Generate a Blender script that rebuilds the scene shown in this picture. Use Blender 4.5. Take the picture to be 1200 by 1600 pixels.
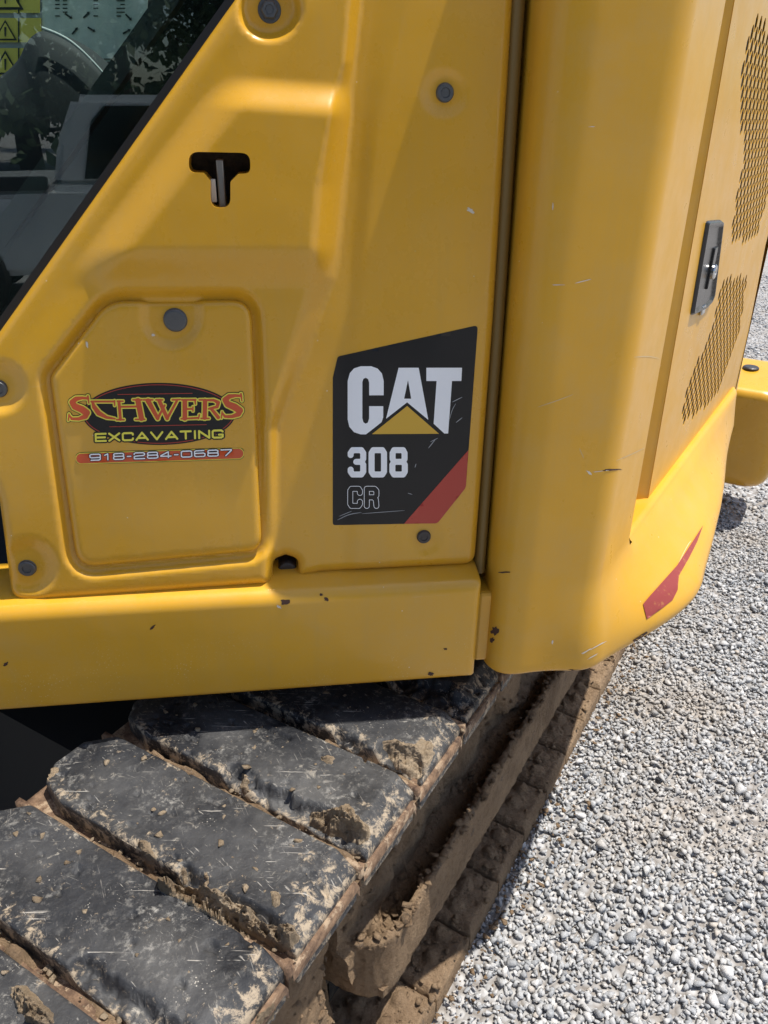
import bpy, bmesh, math, random
import numpy as np
from mathutils import Vector, Matrix
from mathutils.bvhtree import BVHTree
from mathutils.geometry import delaunay_2d_cdt

random.seed(7)
rng = np.random.default_rng(7)
scene = bpy.context.scene
C = scene.collection
for o in list(bpy.data.objects):
    bpy.data.objects.remove(o, do_unlink=True)

# ------------------------------------------------------------------ camera
FOC = 1230.0                      # focal length in photo pixels (photo 1200 x 1600)
CAM = np.array([0.0, 0.0, 1.55])
PITCH, ROLL = math.radians(27.0), math.radians(1.0)
R0 = np.array([1.0, 0, 0])
FW = np.array([0, math.cos(PITCH), -math.sin(PITCH)])
U0 = np.array([0, math.sin(PITCH), math.cos(PITCH)])
RT = math.cos(ROLL) * R0 + math.sin(ROLL) * U0
UP = math.cos(ROLL) * U0 - math.sin(ROLL) * R0
cam_data = bpy.data.cameras.new('camera')
cam = bpy.data.objects.new('camera', cam_data)
C.objects.link(cam)
cam_data.sensor_fit = 'VERTICAL'
cam_data.sensor_height = 36.0
cam_data.lens = FOC / 1600.0 * 36.0
cam_data.clip_start = 0.02
cam_data.clip_end = 2000.0
M = Matrix(((RT[0], UP[0], -FW[0], CAM[0]), (RT[1], UP[1], -FW[1], CAM[1]),
            (RT[2], UP[2], -FW[2], CAM[2]), (0, 0, 0, 1)))
cam.matrix_world = M
scene.camera = cam

# ------------------------------------------------------------------ sky, sun, exposure
SUN_EL, SUN_AZ = math.radians(71.5), math.radians(6.8)      # azimuth measured from +X towards +Y
SUN = np.array([math.cos(SUN_EL) * math.cos(SUN_AZ), math.cos(SUN_EL) * math.sin(SUN_AZ), math.sin(SUN_EL)])
world = bpy.data.worlds.new('World')
scene.world = world
world.use_nodes = True
wn = world.node_tree
wn.nodes.clear()
wo = wn.nodes.new('ShaderNodeOutputWorld')
wb = wn.nodes.new('ShaderNodeBackground')
ws = wn.nodes.new('ShaderNodeTexSky')
ws.sky_type = 'NISHITA'
ws.sun_disc = False
ws.sun_elevation = SUN_EL
ws.sun_rotation = math.pi / 2 - SUN_AZ
ws.dust_density = 1.6
ws.air_density = 1.0
wb.inputs['Strength'].default_value = 0.112
wn.links.new(ws.outputs[0], wb.inputs[0])
wn.links.new(wb.outputs[0], wo.inputs[0])
sd = bpy.data.lights.new('sun', 'SUN')
sd.energy = 4.4
sd.angle = math.radians(0.53)
sd.color = (1.0, 0.95, 0.87)
so = bpy.data.objects.new('sun', sd)
C.objects.link(so)
so.rotation_euler = Vector(SUN).to_track_quat('Z', 'Y').to_euler()
scene.view_settings.view_transform = 'Standard'
scene.view_settings.look = 'None'
scene.view_settings.gamma = 1.0
scene.view_settings.use_curve_mapping = False
scene.view_settings.exposure = 0.44

# ------------------------------------------------------------------ pixel -> place
def rays(p):
    p = np.atleast_2d(np.asarray(p, float))
    return RT * ((p[:, :1] - 600) / FOC) + UP * ((800 - p[:, 1:2]) / FOC) + FW

def on_z(p, z):
    d = rays(p)
    return CAM + d * ((z - CAM[2]) / d[:, 2:3])

PHI = math.radians(8.0)
WD = np.array([math.cos(PHI), math.sin(PHI), 0.0])      # along the machine's side
WM = np.array([math.sin(PHI), -math.cos(PHI), 0.0])     # out of the machine's side
P0 = np.array([-0.13, 0.94, 0.0])

def on_plane(p, pt, n):
    d = rays(p)
    return CAM + d * (((pt - CAM) @ n) / (d @ n))[:, None]

def on_wall(p, w=0.0):
    d = rays(p)
    w = np.asarray(w, float)
    t = ((P0 - CAM) @ WM + w) / (d @ WM)
    return CAM + d * t[:, None]

# ------------------------------------------------------------------ numpy noise and polygons
_TAB = rng.random((256, 256))
def vnoise(x, y):
    x = np.asarray(x, float); y = np.asarray(y, float)
    xi = np.floor(x).astype(int); yi = np.floor(y).astype(int)
    fx = x - xi; fy = y - yi
    fx = fx * fx * (3 - 2 * fx); fy = fy * fy * (3 - 2 * fy)
    a = _TAB[xi % 256, yi % 256]; b = _TAB[(xi + 1) % 256, yi % 256]
    c = _TAB[xi % 256, (yi + 1) % 256]; d = _TAB[(xi + 1) % 256, (yi + 1) % 256]
    return (a * (1 - fx) + b * fx) * (1 - fy) + (c * (1 - fx) + d * fx) * fy

def fbm(x, y, octv=4, seed=0.0, gain=0.5):
    s = 0; amp = 1; tot = 0
    for k in range(octv):
        s = s + amp * vnoise(x * 2 ** k + seed * 17.3 + k * 31.7, y * 2 ** k + seed * 9.1 + k * 11.3)
        tot += amp; amp *= gain
    return s / tot

def ss(a, b, x):
    t = np.clip((x - a) / (b - a), 0, 1)
    return t * t * (3 - 2 * t)

def inside(p, poly):
    x, y = p[:, 0], p[:, 1]
    r = np.zeros(len(p), bool)
    n = len(poly)
    for i in range(n):
        x1, y1 = poly[i]; x2, y2 = poly[(i + 1) % n]
        if y1 == y2:
            continue
        c = ((y1 > y) != (y2 > y)) & (x < (x2 - x1) * (y - y1) / (y2 - y1) + x1)
        r ^= c
    return r

def seg_dist(p, a, b):
    a = np.asarray(a, float); b = np.asarray(b, float)
    ab = b - a
    t = np.clip(((p - a) @ ab) / max(ab @ ab, 1e-12), 0, 1)
    return np.linalg.norm(p - a - t[:, None] * ab, axis=1), t

def poly_sdf(p, poly):
    poly = np.asarray(poly, float)
    d = np.full(len(p), 1e9)
    for i in range(len(poly)):
        d = np.minimum(d, seg_dist(p, poly[i], poly[(i + 1) % len(poly)])[0])
    return np.where(inside(p, poly), -d, d)

def chaikin(poly, n=2, closed=True):
    p = np.asarray(poly, float)
    for _ in range(n):
        if closed:
            q = np.roll(p, -1, axis=0)
            p = np.stack([0.75 * p + 0.25 * q, 0.25 * p + 0.75 * q], 1).reshape(-1, 2)
        else:
            q = p[1:]; r = p[:-1]
            m = np.stack([0.75 * r + 0.25 * q, 0.25 * r + 0.75 * q], 1).reshape(-1, p.shape[1])
            p = np.vstack([p[:1], m, p[-1:]])
    return p

def fillet(poly, rad, n=5, closed=True):
    """round each corner of a polygon; rad is a number or one per corner"""
    poly = [np.asarray(q, float) for q in poly]
    N = len(poly)
    rr = rad if hasattr(rad, '__len__') else [rad] * N
    out = []
    for i in range(N):
        if not closed and i in (0, N - 1):
            out.append(poly[i]); continue
        a, b, c = poly[i - 1], poly[i], poly[(i + 1) % N]
        u = a - b; v = c - b
        lu = np.linalg.norm(u); lv = np.linalg.norm(v)
        u /= lu; v /= lv
        ang = math.acos(max(-1, min(1, float(u @ v))))
        if rr[i] <= 0 or ang > math.pi - 0.05:
            out.append(b); continue
        t = min(rr[i] / math.tan(ang / 2), 0.48 * lu, 0.48 * lv)
        s, e = b + u * t, b + v * t
        for k in range(n + 1):
            f = k / n
            out.append((1 - f) ** 2 * s + 2 * f * (1 - f) * b + f * f * e)
    return np.array(out)

def resample(poly, step, closed=True):
    poly = np.asarray(poly, float)
    out = []
    n = len(poly)
    for i in range(n if closed else n - 1):
        a, b = poly[i], poly[(i + 1) % n]
        k = max(1, int(math.ceil(np.linalg.norm(b - a) / step)))
        for j in range(k):
            out.append(a + (b - a) * j / k)
    if not closed:
        out.append(poly[-1])
    return np.array(out)

def cdt(loops, pts, keep):
    v = []; e = []
    for lp in loops:
        s = len(v)
        v += [Vector((float(q[0]), float(q[1]))) for q in lp]
        e += [(s + i, s + (i + 1) % len(lp)) for i in range(len(lp))]
    v += [Vector((float(q[0]), float(q[1]))) for q in pts]
    rv, re, rf, *_ = delaunay_2d_cdt(v, e, [], 0, 1e-5)
    rv = np.array([(q[0], q[1]) for q in rv])
    rf = np.array([f for f in rf if len(f) == 3])
    cen = rv[rf].mean(1)
    rf = rf[keep(cen)]
    used = np.unique(rf)
    mp = -np.ones(len(rv), int); mp[used] = np.arange(len(used))
    return rv[used], mp[rf]

# ------------------------------------------------------------------ objects
def tag(o, label=None, cat=None, group=None, kind=None):
    if label: o['label'] = label
    if cat: o['category'] = cat
    if group: o['group'] = group
    if kind: o['kind'] = kind
    return o

ORIG = {}
def link(o, parent=None):
    C.objects.link(o)
    if parent is not None:
        o.parent = parent
        o.matrix_parent_inverse = Matrix.Translation(-Vector(ORIG.get(parent.name, (0, 0, 0))))
    return o

def empty(name, loc):
    o = bpy.data.objects.new(name, None)
    o.location = loc
    o.empty_display_size = 0.2
    C.objects.link(o)
    ORIG[o.name] = tuple(loc)
    return o

def mesh_obj(name, v, f, mat, parent=None, smooth=True):
    if name in ('mud_clump', 'red_reflector_decal'):
        f = np.asarray(f); u_, inv_ = np.unique(f, return_inverse=True)
        v = np.asarray(v)[u_]; f = inv_.reshape(f.shape)
    me = bpy.data.meshes.new(name)
    me.from_pydata([tuple(map(float, q)) for q in v], [], [tuple(map(int, q)) for q in f])
    me.materials.append(mat)
    if smooth:
        me.polygons.foreach_set('use_smooth', [True] * len(me.polygons))
    me.update()
    return link(bpy.data.objects.new(name, me), parent)

def fast_mesh(name, V, T):
    me = bpy.data.meshes.new(name)
    me.vertices.add(len(V)); me.vertices.foreach_set('co', np.asarray(V, np.float32).ravel())
    me.loops.add(len(T) * 3); me.loops.foreach_set('vertex_index', np.asarray(T, np.int32).ravel())
    me.polygons.add(len(T))
    me.polygons.foreach_set('loop_start', np.arange(0, len(T) * 3, 3, dtype=np.int32))
    me.update(calc_edges=True); me.validate()
    return me

def orient(P, T, n):
    """make triangles face along n (array per triangle or one vector)"""
    nn = np.cross(P[T[:, 1]] - P[T[:, 0]], P[T[:, 2]] - P[T[:, 0]])
    flip = (nn * n).sum(1) < 0
    T = T.copy()
    T[flip] = T[flip][:, ::-1]
    return T

def boundary(T):
    e = np.vstack([T[:, [0, 1]], T[:, [1, 2]], T[:, [2, 0]]])
    s = set(map(tuple, e))
    return [q for q in s if (q[1], q[0]) not in s]

def relief(name, outline, posfn, step, mat, parent, holes=(), skirt=0.03, normal=None, rows=(2, 5, 9), bstep=None, keepfn=None, smooth=True, back=None):
    """a sheet over a 2-D outline, mapped to 3-D by posfn, with its rim turned back by skirt"""
    normal = WM if normal is None else normal
    back = -normal if back is None else back
    bstep = bstep or step
    ol = resample(outline, bstep)
    hl = [resample(h, bstep * 0.7) for h in holes]
    lo, hi = ol.min(0), ol.max(0)
    gx = np.arange(lo[0] + step * .37, hi[0], step); gy = np.arange(lo[1] + step * .37, hi[1], step)
    G = np.stack(np.meshgrid(gx, gy), -1).reshape(-1, 2)
    G = G + rng.uniform(-.05, .05, G.shape) * step
    sd = poly_sdf(G, ol)
    G = G[sd < -max([step * .45] + [r + step * .35 for r in rows])]
    for h in hl:
        G = G[poly_sdf(G, h) > step * .4]
    extra = []
    for r in rows:                       # rings just inside the rim, so the rounded edge is smooth
        t = np.roll(ol, -1, 0) - np.roll(ol, 1, 0)
        nrm = np.stack([-t[:, 1], t[:, 0]], 1)
        nrm /= np.linalg.norm(nrm, axis=1)[:, None] + 1e-9
        for sgn in (1, -1):
            q = ol + nrm * r * sgn
            d = poly_sdf(q, ol)
            extra.append(q[(d < -r * .8)])
    pts = np.vstack([G] + extra) if extra else G
    def keep(c):
        k = inside(c, ol)
        for h in hl:
            k &= ~inside(c, h)
        return k
    V2, T = cdt([ol] + hl, pts, keep)
    P = posfn(V2)
    T = orient(P, T, normal)
    V = [P]; F = [tuple(t) for t in T]
    if skirt:
        b = boundary(T)
        idx = {}
        extra = []
        for a, c in b:
            for q in (a, c):
                if q not in idx:
                    idx[q] = len(P) + len(extra)
                    extra.append(P[q] + back * 0.0)
                    extra.append(P[q] + back * skirt)
        V.append(np.array(extra))
        for a, c in b:
            F.append((idx[c], idx[a], idx[a] + 1, idx[c] + 1))
    return mesh_obj(name, np.vstack(V), F, mat, parent, smooth)

def bvh_of(*objs):
    v = []; f = []
    for o in objs:
        s = len(v)
        mw = o.matrix_basis
        v += [mw @ q.co for q in o.data.vertices]
        f += [tuple(i + s for i in p.vertices) for p in o.data.polygons]
    return BVHTree.FromPolygons(v, f)

def cast(P2, bvh, off=0.0004):
    d = rays(P2)
    out = np.zeros((len(P2), 3)); ok = np.ones(len(P2), bool)
    for i, q in enumerate(d):
        hit, n, ix, dist = bvh.ray_cast(Vector(CAM), Vector(q).normalized())
        if hit is None:
            ok[i] = False; continue
        if n.dot(Vector(q)) > 0: n = -n
        out[i] = hit + n * off
    return out, ok

def largest(T):
    par = {}
    def find(a):
        while par.setdefault(a, a) != a: par[a] = par[par[a]]; a = par[a]
        return a
    ed = {}
    for i, t in enumerate(T.tolist()):
        for a, b in ((0, 1), (1, 2), (2, 0)):
            k = (min(t[a], t[b]), max(t[a], t[b]))
            if k in ed: par[find(i)] = find(ed[k])
            else: ed[k] = i; find(i)
    ids = np.array([find(i) for i in range(len(T))])
    u, c = np.unique(ids, return_counts=True)
    return T[ids == u[np.argmax(c)]]
def drape(name, loops, bvh, mat, parent, off=0.0004, step=14, keep=None, smooth=True):
    """a thin print lying on whatever surface the outline falls on"""
    lo = np.min([l.min(0) for l in loops], 0); hi = np.max([l.max(0) for l in loops], 0)
    G = np.stack(np.meshgrid(np.arange(lo[0], hi[0], step), np.arange(lo[1], hi[1], step)), -1).reshape(-1, 2) + 0.31
    if keep is None:
        def keep(c):
            k = np.zeros(len(c), bool)
            for l in loops: k ^= inside(c, l)
            return k
    G = G[keep(G)]
    V2, T = cdt(loops, G, keep)
    P, ok = cast(V2, bvh, off)
    T = T[ok[T].all(1)]
    if name == 'red_reflector_decal': T = largest(T)
    T = orient(P, T, -(rays(V2)[T].mean(1)))
    return mesh_obj(name, P, T, mat, parent, smooth)

# ------------------------------------------------------------------ signed-distance lettering -> outlines
class Ink:
    def __init__(s, x0, y0, x1, y1, h):
        s.x0, s.y0, s.h = x0, y0, h
        s.nx = int((x1 - x0) / h) + 1; s.ny = int((y1 - y0) / h) + 1
        s.d = np.full((s.ny, s.nx), 1e3)
        s.X, s.Y = np.meshgrid(x0 + np.arange(s.nx) * h, y0 + np.arange(s.ny) * h)
    def _box(s, lo, hi, pad):
        a = max(0, int((lo[0] - pad - s.x0) / s.h)); b = min(s.nx, int((hi[0] + pad - s.x0) / s.h) + 2)
        c = max(0, int((lo[1] - pad - s.y0) / s.h)); d = min(s.ny, int((hi[1] + pad - s.y0) / s.h) + 2)
        return slice(c, d), slice(a, b)
    def chain(s, pts, pad=8):
        """polyline of (x, y, radius)"""
        for a, b in zip(pts[:-1], pts[1:]):
            r = max(a[2], b[2])
            bx = s._box((min(a[0], b[0]) - r, min(a[1], b[1]) - r), (max(a[0], b[0]) + r, max(a[1], b[1]) + r), pad)
            q = np.stack([s.X[bx].ravel(), s.Y[bx].ravel()], 1)
            if not len(q): continue
            dd, t = seg_dist(q, a[:2], b[:2])
            dd = dd - (a[2] + (b[2] - a[2]) * t)
            s.d[bx] = np.minimum(s.d[bx], dd.reshape(s.d[bx].shape))
    def poly(s, pts, pad=8, cut=False):
        pts = np.asarray(pts, float)
        bx = s._box(pts.min(0), pts.max(0), pad)
        q = np.stack([s.X[bx].ravel(), s.Y[bx].ravel()], 1)
        dd = poly_sdf(q, pts).reshape(s.d[bx].shape)
        s.d[bx] = np.maximum(s.d[bx], -dd) if cut else np.minimum(s.d[bx], dd)
    def contours(s, lev, d=None):
        d = (s.d if d is None else d) - lev
        d = d.copy(); d[0, :] = np.maximum(d[0, :], .1); d[-1, :] = np.maximum(d[-1, :], .1)
        d[:, 0] = np.maximum(d[:, 0], .1); d[:, -1] = np.maximum(d[:, -1], .1)
        d[d == 0] = 1e-6
        sg = d < 0
        c = sg[:-1, :-1].astype(int) + 2 * sg[:-1, 1:] + 4 * sg[1:, 1:] + 8 * sg[1:, :-1]
        ys, xs = np.nonzero((c > 0) & (c < 15))
        nxt = {}
        def pt(e):
            k, j, i = e
            if k == 0:
                a, b = d[j, i], d[j, i + 1]; f = a / (a - b); return (s.x0 + (i + f) * s.h, s.y0 + j * s.h)
            a, b = d[j, i], d[j + 1, i]; f = a / (a - b); return (s.x0 + i * s.h, s.y0 + (j + f) * s.h)
        tab = {1: [(3, 0)], 2: [(0, 1)], 3: [(3, 1)], 4: [(1, 2)], 5: [(3, 0), (1, 2)], 6: [(0, 2)], 7: [(3, 2)],
               8: [(2, 3)], 9: [(2, 0)], 10: [(0, 1), (2, 3)], 11: [(2, 1)], 12: [(1, 3)], 13: [(1, 0)], 14: [(0, 3)]}
        for j, i in zip(ys, xs):
            E = [(0, j, i), (1, j, i + 1), (0, j + 1, i), (1, j, i)]
            for a, b in tab[c[j, i]]:
                nxt[E[a]] = E[b]
        loops = []
        while nxt:
            st = next(iter(nxt)); lp = []; k = st
            while k in nxt:
                lp.append(pt(k)); k = nxt.pop(k)
            if len(lp) > 3:
                lp = np.array(lp)
                keep = [0]; i = 0                       # drop points that lie on a straight run
                n = len(lp)
                while i < n - 1:
                    j = i + 2
                    while j < n and j - i < 40:
                        if seg_dist(lp[i + 1:j], lp[i], lp[j])[0].max() > s.h * .12: break
                        j += 1
                    i = j - 1
                    if i < n: keep.append(i)
                lp = lp[sorted(set(keep))]
                if len(lp) >= 3: loops.append(lp)
        return loops
    def sample(s, p, d=None):
        d = s.d if d is None else d
        fx = np.clip((p[:, 0] - s.x0) / s.h, 0, s.nx - 1.001); fy = np.clip((p[:, 1] - s.y0) / s.h, 0, s.ny - 1.001)
        i = fx.astype(int); j = fy.astype(int); fx -= i; fy -= j
        return (d[j, i] * (1 - fx) + d[j, i + 1] * fx) * (1 - fy) + (d[j + 1, i] * (1 - fx) + d[j + 1, i + 1] * fx) * fy
    def print(s, name, lev, bvh, mat, parent, off, d=None):
        lp = s.contours(lev, d)
        return drape(name, lp, bvh, mat, parent, off, 16, lambda c: s.sample(c, d) < lev)

GLY = {
 'E': [[(1, 1), (0, 1), (0, 0), (1, 0)], [(0, .5), (.92, .5)]],
 'X': [[(0, 0), (1, 1)], [(0, 1), (1, 0)]],
 'C': [[(1, .76), (1, .88), (.86, 1), (.14, 1), (0, .88), (0, .12), (.14, 0), (.86, 0), (1, .12), (1, .24)]],
 'A': [[(0, 0), (.5, 1), (1, 0)], [(.22, .26), (.78, .26)]],
 'V': [[(0, 1), (.5, 0), (1, 1)]],
 'T': [[(0, 1), (1, 1)], [(.5, 1), (.5, 0)]],
 'I': [[(.5, 0), (.5, 1)]],
 'N': [[(0, 0), (0, 1), (1, 0), (1, 1)]],
 'G': [[(1, .84), (.86, 1), (.14, 1), (0, .88), (0, .12), (.14, 0), (.86, 0), (1, .12), (1, .40), (.62, .40)]],
 'R': [[(0, 0), (0, 1), (.8, 1), (1, .88), (1, .62), (.82, .5), (0, .5)], [(.7, .5), (.95, .36), (1, 0)]],
 '0': [[(.14, 0), (.86, 0), (1, .12), (1, .88), (.86, 1), (.14, 1), (0, .88), (0, .12), (.14, 0)]],
 '1': [[(.2, .78), (.62, 1), (.62, 0)]],
 '2': [[(0, .72), (0, .88), (.14, 1), (.86, 1), (1, .88), (1, .62), (.88, .52), (.14, .45), (0, .35), (0, 0), (1, 0)]],
 '3': [[(0, .80), (0, .88), (.16, 1), (.84, 1), (1, .88), (1, .64), (.86, .52), (.45, .52)], [(.86, .52), (1, .4), (1, .12), (.84, 0), (.16, 0), (0, .12), (0, .2)]],
 '4': [[(.74, 0), (.74, 1), (0, .36), (0, .26), (1, .26)]],
 '6': [[(.9, 1), (.14, 1), (0, .88), (0, .12), (.14, 0), (.86, 0), (1, .12), (1, .46), (.86, .58), (0, .55)]],
 '7': [[(0, 1), (1, 1), (1, .86), (.45, 0)]],
 '8': [[(.14, .52), (.86, .52), (.98, .64), (.98, .88), (.86, 1), (.14, 1), (.02, .88), (.02, .64), (.14, .52), (0, .4), (0, .12), (.14, 0), (.86, 0), (1, .12), (1, .4), (.86, .52)]],
 '9': [[(.1, 0), (.86, 0), (1, .12), (1, .88), (.86, 1), (.14, 1), (0, .88), (0, .54), (.14, .42), (1, .45)]],
 '-': [[(.1, .45), (.9, .45)]],
}
def text(ink, s, a, b, hgt, r, gap, widths=None):
    """write s from a to b (photo pixels), letters hgt tall, stroke radius r"""
    a = np.array(a, float); b = np.array(b, float)
    L = np.linalg.norm(b - a); ex = (b - a) / L; ey = np.array([ex[1], -ex[0]])
    ws = np.array([(widths or {}).get(ch, 1.0) for ch in s])
    cw = (L - gap * (len(s) - 1)) / ws.sum()
    x = 0.0
    for ch, w in zip(s, ws):
        for st in GLY[ch]:
            ink.chain([tuple(a + ex * (x + r + q[0] * (cw * w - 2 * r)) + ey * (r + q[1] * (hgt - 2 * r))) + (r,) for q in st])
        x += cw * w + gap

# ------------------------------------------------------------------ materials
def mat(name, col, rough=0.5, metal=0.0, spec=0.5, coat=0.0):
    m = bpy.data.materials.new(name)
    m.use_nodes = True
    b = m.node_tree.nodes['Principled BSDF']
    b.inputs['Base Color'].default_value = (*col, 1)
    b.inputs['Roughness'].default_value = rough
    b.inputs['Metallic'].default_value = metal
    b.inputs['Specular IOR Level'].default_value = spec
    b.inputs['Coat Weight'].default_value = coat
    b.inputs['Coat Roughness'].default_value = 0.08
    return m

class N:
    """small node-graph helper on a material"""
    def __init__(s, m):
        s.t = m.node_tree; s.b = s.t.nodes['Principled BSDF']
        s.geo = s.t.nodes.new('ShaderNodeNewGeometry')
        tc = s.t.nodes.new('ShaderNodeTexCoord'); s.obj = tc.outputs['Object']
        s.pos = s.geo.outputs['Position']
    def put(s, inp, v):
        if isinstance(v, bpy.types.NodeSocket): s.t.links.new(v, inp)
        else: inp.default_value = v if not isinstance(v, tuple) or len(v) != 3 or inp.type != 'RGBA' else (*v, 1)
    def noise(s, scale, detail=4, rough=.55, dist=0, vec=None):
        n = s.t.nodes.new('ShaderNodeTexNoise')
        s.t.links.new(vec or s.pos, n.inputs['Vector'])
        n.inputs['Scale'].default_value = scale; n.inputs['Detail'].default_value = detail
        n.inputs['Roughness'].default_value = rough; n.inputs['Distortion'].default_value = dist
        return n.outputs['Fac']
    def voro(s, scale, feat='F1', out='Distance', vec=None, rand=1.0):
        n = s.t.nodes.new('ShaderNodeTexVoronoi'); n.feature = feat
        s.t.links.new(vec or s.pos, n.inputs['Vector']); n.inputs['Scale'].default_value = scale
        n.inputs['Randomness'].default_value = rand
        return n.outputs[out]
    def map(s, scale=(1, 1, 1), rot=(0, 0, 0), vec=None):
        n = s.t.nodes.new('ShaderNodeMapping'); s.t.links.new(vec or s.pos, n.inputs[0])
        n.inputs['Scale'].default_value = scale; n.inputs['Rotation'].default_value = rot
        return n.outputs[0]
    def rng(s, v, a, b, c=0.0, d=1.0):
        n = s.t.nodes.new('ShaderNodeMapRange'); s.put(n.inputs[0], v)
        for i, q in enumerate((a, b, c, d)): n.inputs[i + 1].default_value = q
        return n.outputs[0]
    def math(s, op, a, b=0.0):
        n = s.t.nodes.new('ShaderNodeMath'); n.operation = op; s.put(n.inputs[0], a); s.put(n.inputs[1], b)
        return n.outputs[0]
    def mix(s, f, a, b):
        n = s.t.nodes.new('ShaderNodeMix'); n.data_type = 'RGBA'
        s.put(n.inputs[0], f); s.put(n.inputs[6], a); s.put(n.inputs[7], b)
        return n.outputs[2]
    def bump(s, h, strength, dist=0.002, prev=None):
        n = s.t.nodes.new('ShaderNodeBump'); s.put(n.inputs['Height'], h)
        n.inputs['Strength'].default_value = strength; n.inputs['Distance'].default_value = dist
        if prev is not None: s.t.links.new(prev, n.inputs['Normal'])
        s.t.links.new(n.outputs[0], s.b.inputs['Normal'])
        return n.outputs[0]
    def color(s, v): s.put(s.b.inputs['Base Color'], v)
    def rough(s, v): s.put(s.b.inputs['Roughness'], v)

def yellow(name, col=(0.69, 0.360, 0.017), speck=0.0, dirt=0.0, rough=0.26):
    m = mat(name, col, rough, 0, 0.5, 0.22)
    n = N(m)
    big = n.noise(3.1, 3); fine = n.noise(160, 3)
    c = n.mix(n.rng(big, .3, .7), (col[0] * .93, col[1] * .92, col[2] * .9), (col[0] * 1.04, col[1] * 1.05, col[2] * 1.25))
    dust = n.math('MULTIPLY', n.rng(n.noise(14, 6, .65), .45, .8), n.rng(n.noise(2.3, 2), .35, .75))
    film = n.rng(n.noise(260, 4, .8), .45, .75)
    c = n.mix(n.math('MULTIPLY', dust, .34 + dirt * .5), c, (0.50, 0.37, 0.18))
    c = n.mix(n.math('MULTIPLY', film, .13), c, (0.58, 0.41, 0.17))
    stv = n.map((46, 46, 2.2))
    c = n.mix(n.math('MULTIPLY', n.rng(n.noise(1.0, 5, .65, vec=stv), .5, .75), .16), c, (0.50, 0.33, 0.10))
    # hairline scuffs
    sv = n.map((9, 9, 260), (0.35, 0.2, 0.1))
    scuff = n.math('MULTIPLY', n.rng(n.noise(1.0, 5, .7, vec=sv), .69, .74), n.rng(n.noise(7, 3), .52, .66))
    c = n.mix(n.math('MULTIPLY', scuff, .30), c, (0.66, 0.52, 0.30))
    if speck:
        v = n.voro(230); mask = n.rng(n.noise(11, 5, .7), .50, .66)
        z = n.t.nodes.new('ShaderNodeSeparateXYZ'); n.t.links.new(n.pos, z.inputs[0])
        mask = n.math('MULTIPLY', mask, n.rng(z.outputs[2], .93, .82))
        sp = n.math('MULTIPLY', n.rng(v, .20, .12), mask)
        c = n.mix(n.math('MULTIPLY', sp, speck), c, (0.74, 0.58, 0.30))
    # stray chips
    vc = n.voro(38); ch = n.math('MULTIPLY', n.rng(vc, .045, .03), n.rng(n.noise(5, 2), .55, .6))
    c = n.mix(ch, c, (0.78, 0.66, 0.42))
    n.color(c)
    n.rough(n.math('ADD', n.rng(n.noise(18, 5, .6), .3, .75, rough - .05, rough + .12), n.math('MULTIPLY', dust, .25)))
    n.bump(n.math('ADD', n.noise(22, 2), n.math('MULTIPLY', fine, .12)), .06, .004)
    return m

PAINT = yellow('yellow_paint')
PAINT_SILL = yellow('yellow_paint_sandblasted', speck=.85, dirt=.2, rough=.36)
PAINT_CW = yellow('yellow_paint_counterweight', col=(0.68, 0.355, 0.020), dirt=.2, rough=.30)
PAINT_CW.node_tree.nodes['Principled BSDF'].inputs['Coat Weight'].default_value = .08
PAINT_CW.node_tree.nodes['Principled BSDF'].inputs['Specular IOR Level'].default_value = .38
RUBBER_TRIM = mat('black_rubber_trim', (0.012, 0.012, 0.013), .45)
FRIT = mat('black_glass_border', (0.006, 0.006, 0.007), .12)
GROOVE_SHADE = mat('yellow_in_shade_brown', (0.20, 0.125, 0.03), .5)  # brown standing in for yellow in the groove's shade
STEEL = mat('grey_bolt_steel', (0.12, 0.125, 0.13), .42, .75)
BOLT2 = mat('dull_plug', (0.055, 0.05, 0.05), .5, .3)
for _m, _sc in ((STEEL, 300), (BOLT2, 260)):
    _n = N(_m); _n.rough(_n.rng(_n.noise(_sc, 3), .3, .7, .3, .6)); _n.bump(_n.noise(_sc * 1.5, 3), .2, .001)
DARK = mat('deep_shade_black', (0.008, 0.008, 0.008), .8)  # near-black standing in for deep shade inside and under the machine
GREASE = mat('dark_greasy_steel', (0.035, 0.03, 0.024), .6)
_n = N(GREASE); _n.color(_n.mix(_n.rng(_n.noise(25, 6, .7), .45, .7), (0.022, 0.02, 0.018), (0.13, 0.095, 0.06))); _n.bump(_n.noise(60, 6), .5, .006)
BLACK_INK = mat('black_print', (0.008, 0.0085, 0.010), .42, 0, .35, .1)
WHITE_INK = mat('white_print', (0.92, 0.93, 0.94), .4, coat=.1)
RED_INK = mat('red_print', (0.43, 0.035, 0.02), .35, coat=.2)
YEL_INK = mat('yellow_print', (0.66, 0.39, 0.03), .35, coat=.2)
LIME_INK = mat('lime_yellow_print', (0.85, 0.76, 0.08), .35, coat=.2)
ORANGE_INK = mat('orange_red_print', (0.62, 0.085, 0.02), .35, coat=.2)
CHIP = mat('rusty_chip', (0.065, 0.03, 0.02), .8)
PALE = mat('pale_chip', (0.66, 0.60, 0.5), .7)
RUST = mat('rusty_shoe_steel', (0.2, 0.12, 0.07), .75, .2)
_n = N(RUST)
_c = _n.mix(_n.rng(_n.noise(60, 6, .7), .35, .65), (0.07, 0.040, 0.026), (0.26, 0.165, 0.10))
_c = _n.mix(_n.rng(_n.noise(26, 7, .75), .52, .58), _c, (0.37, 0.275, 0.185))
_n.color(_c); _n.bump(_n.noise(220, 6, .7), .6, .003)

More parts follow.
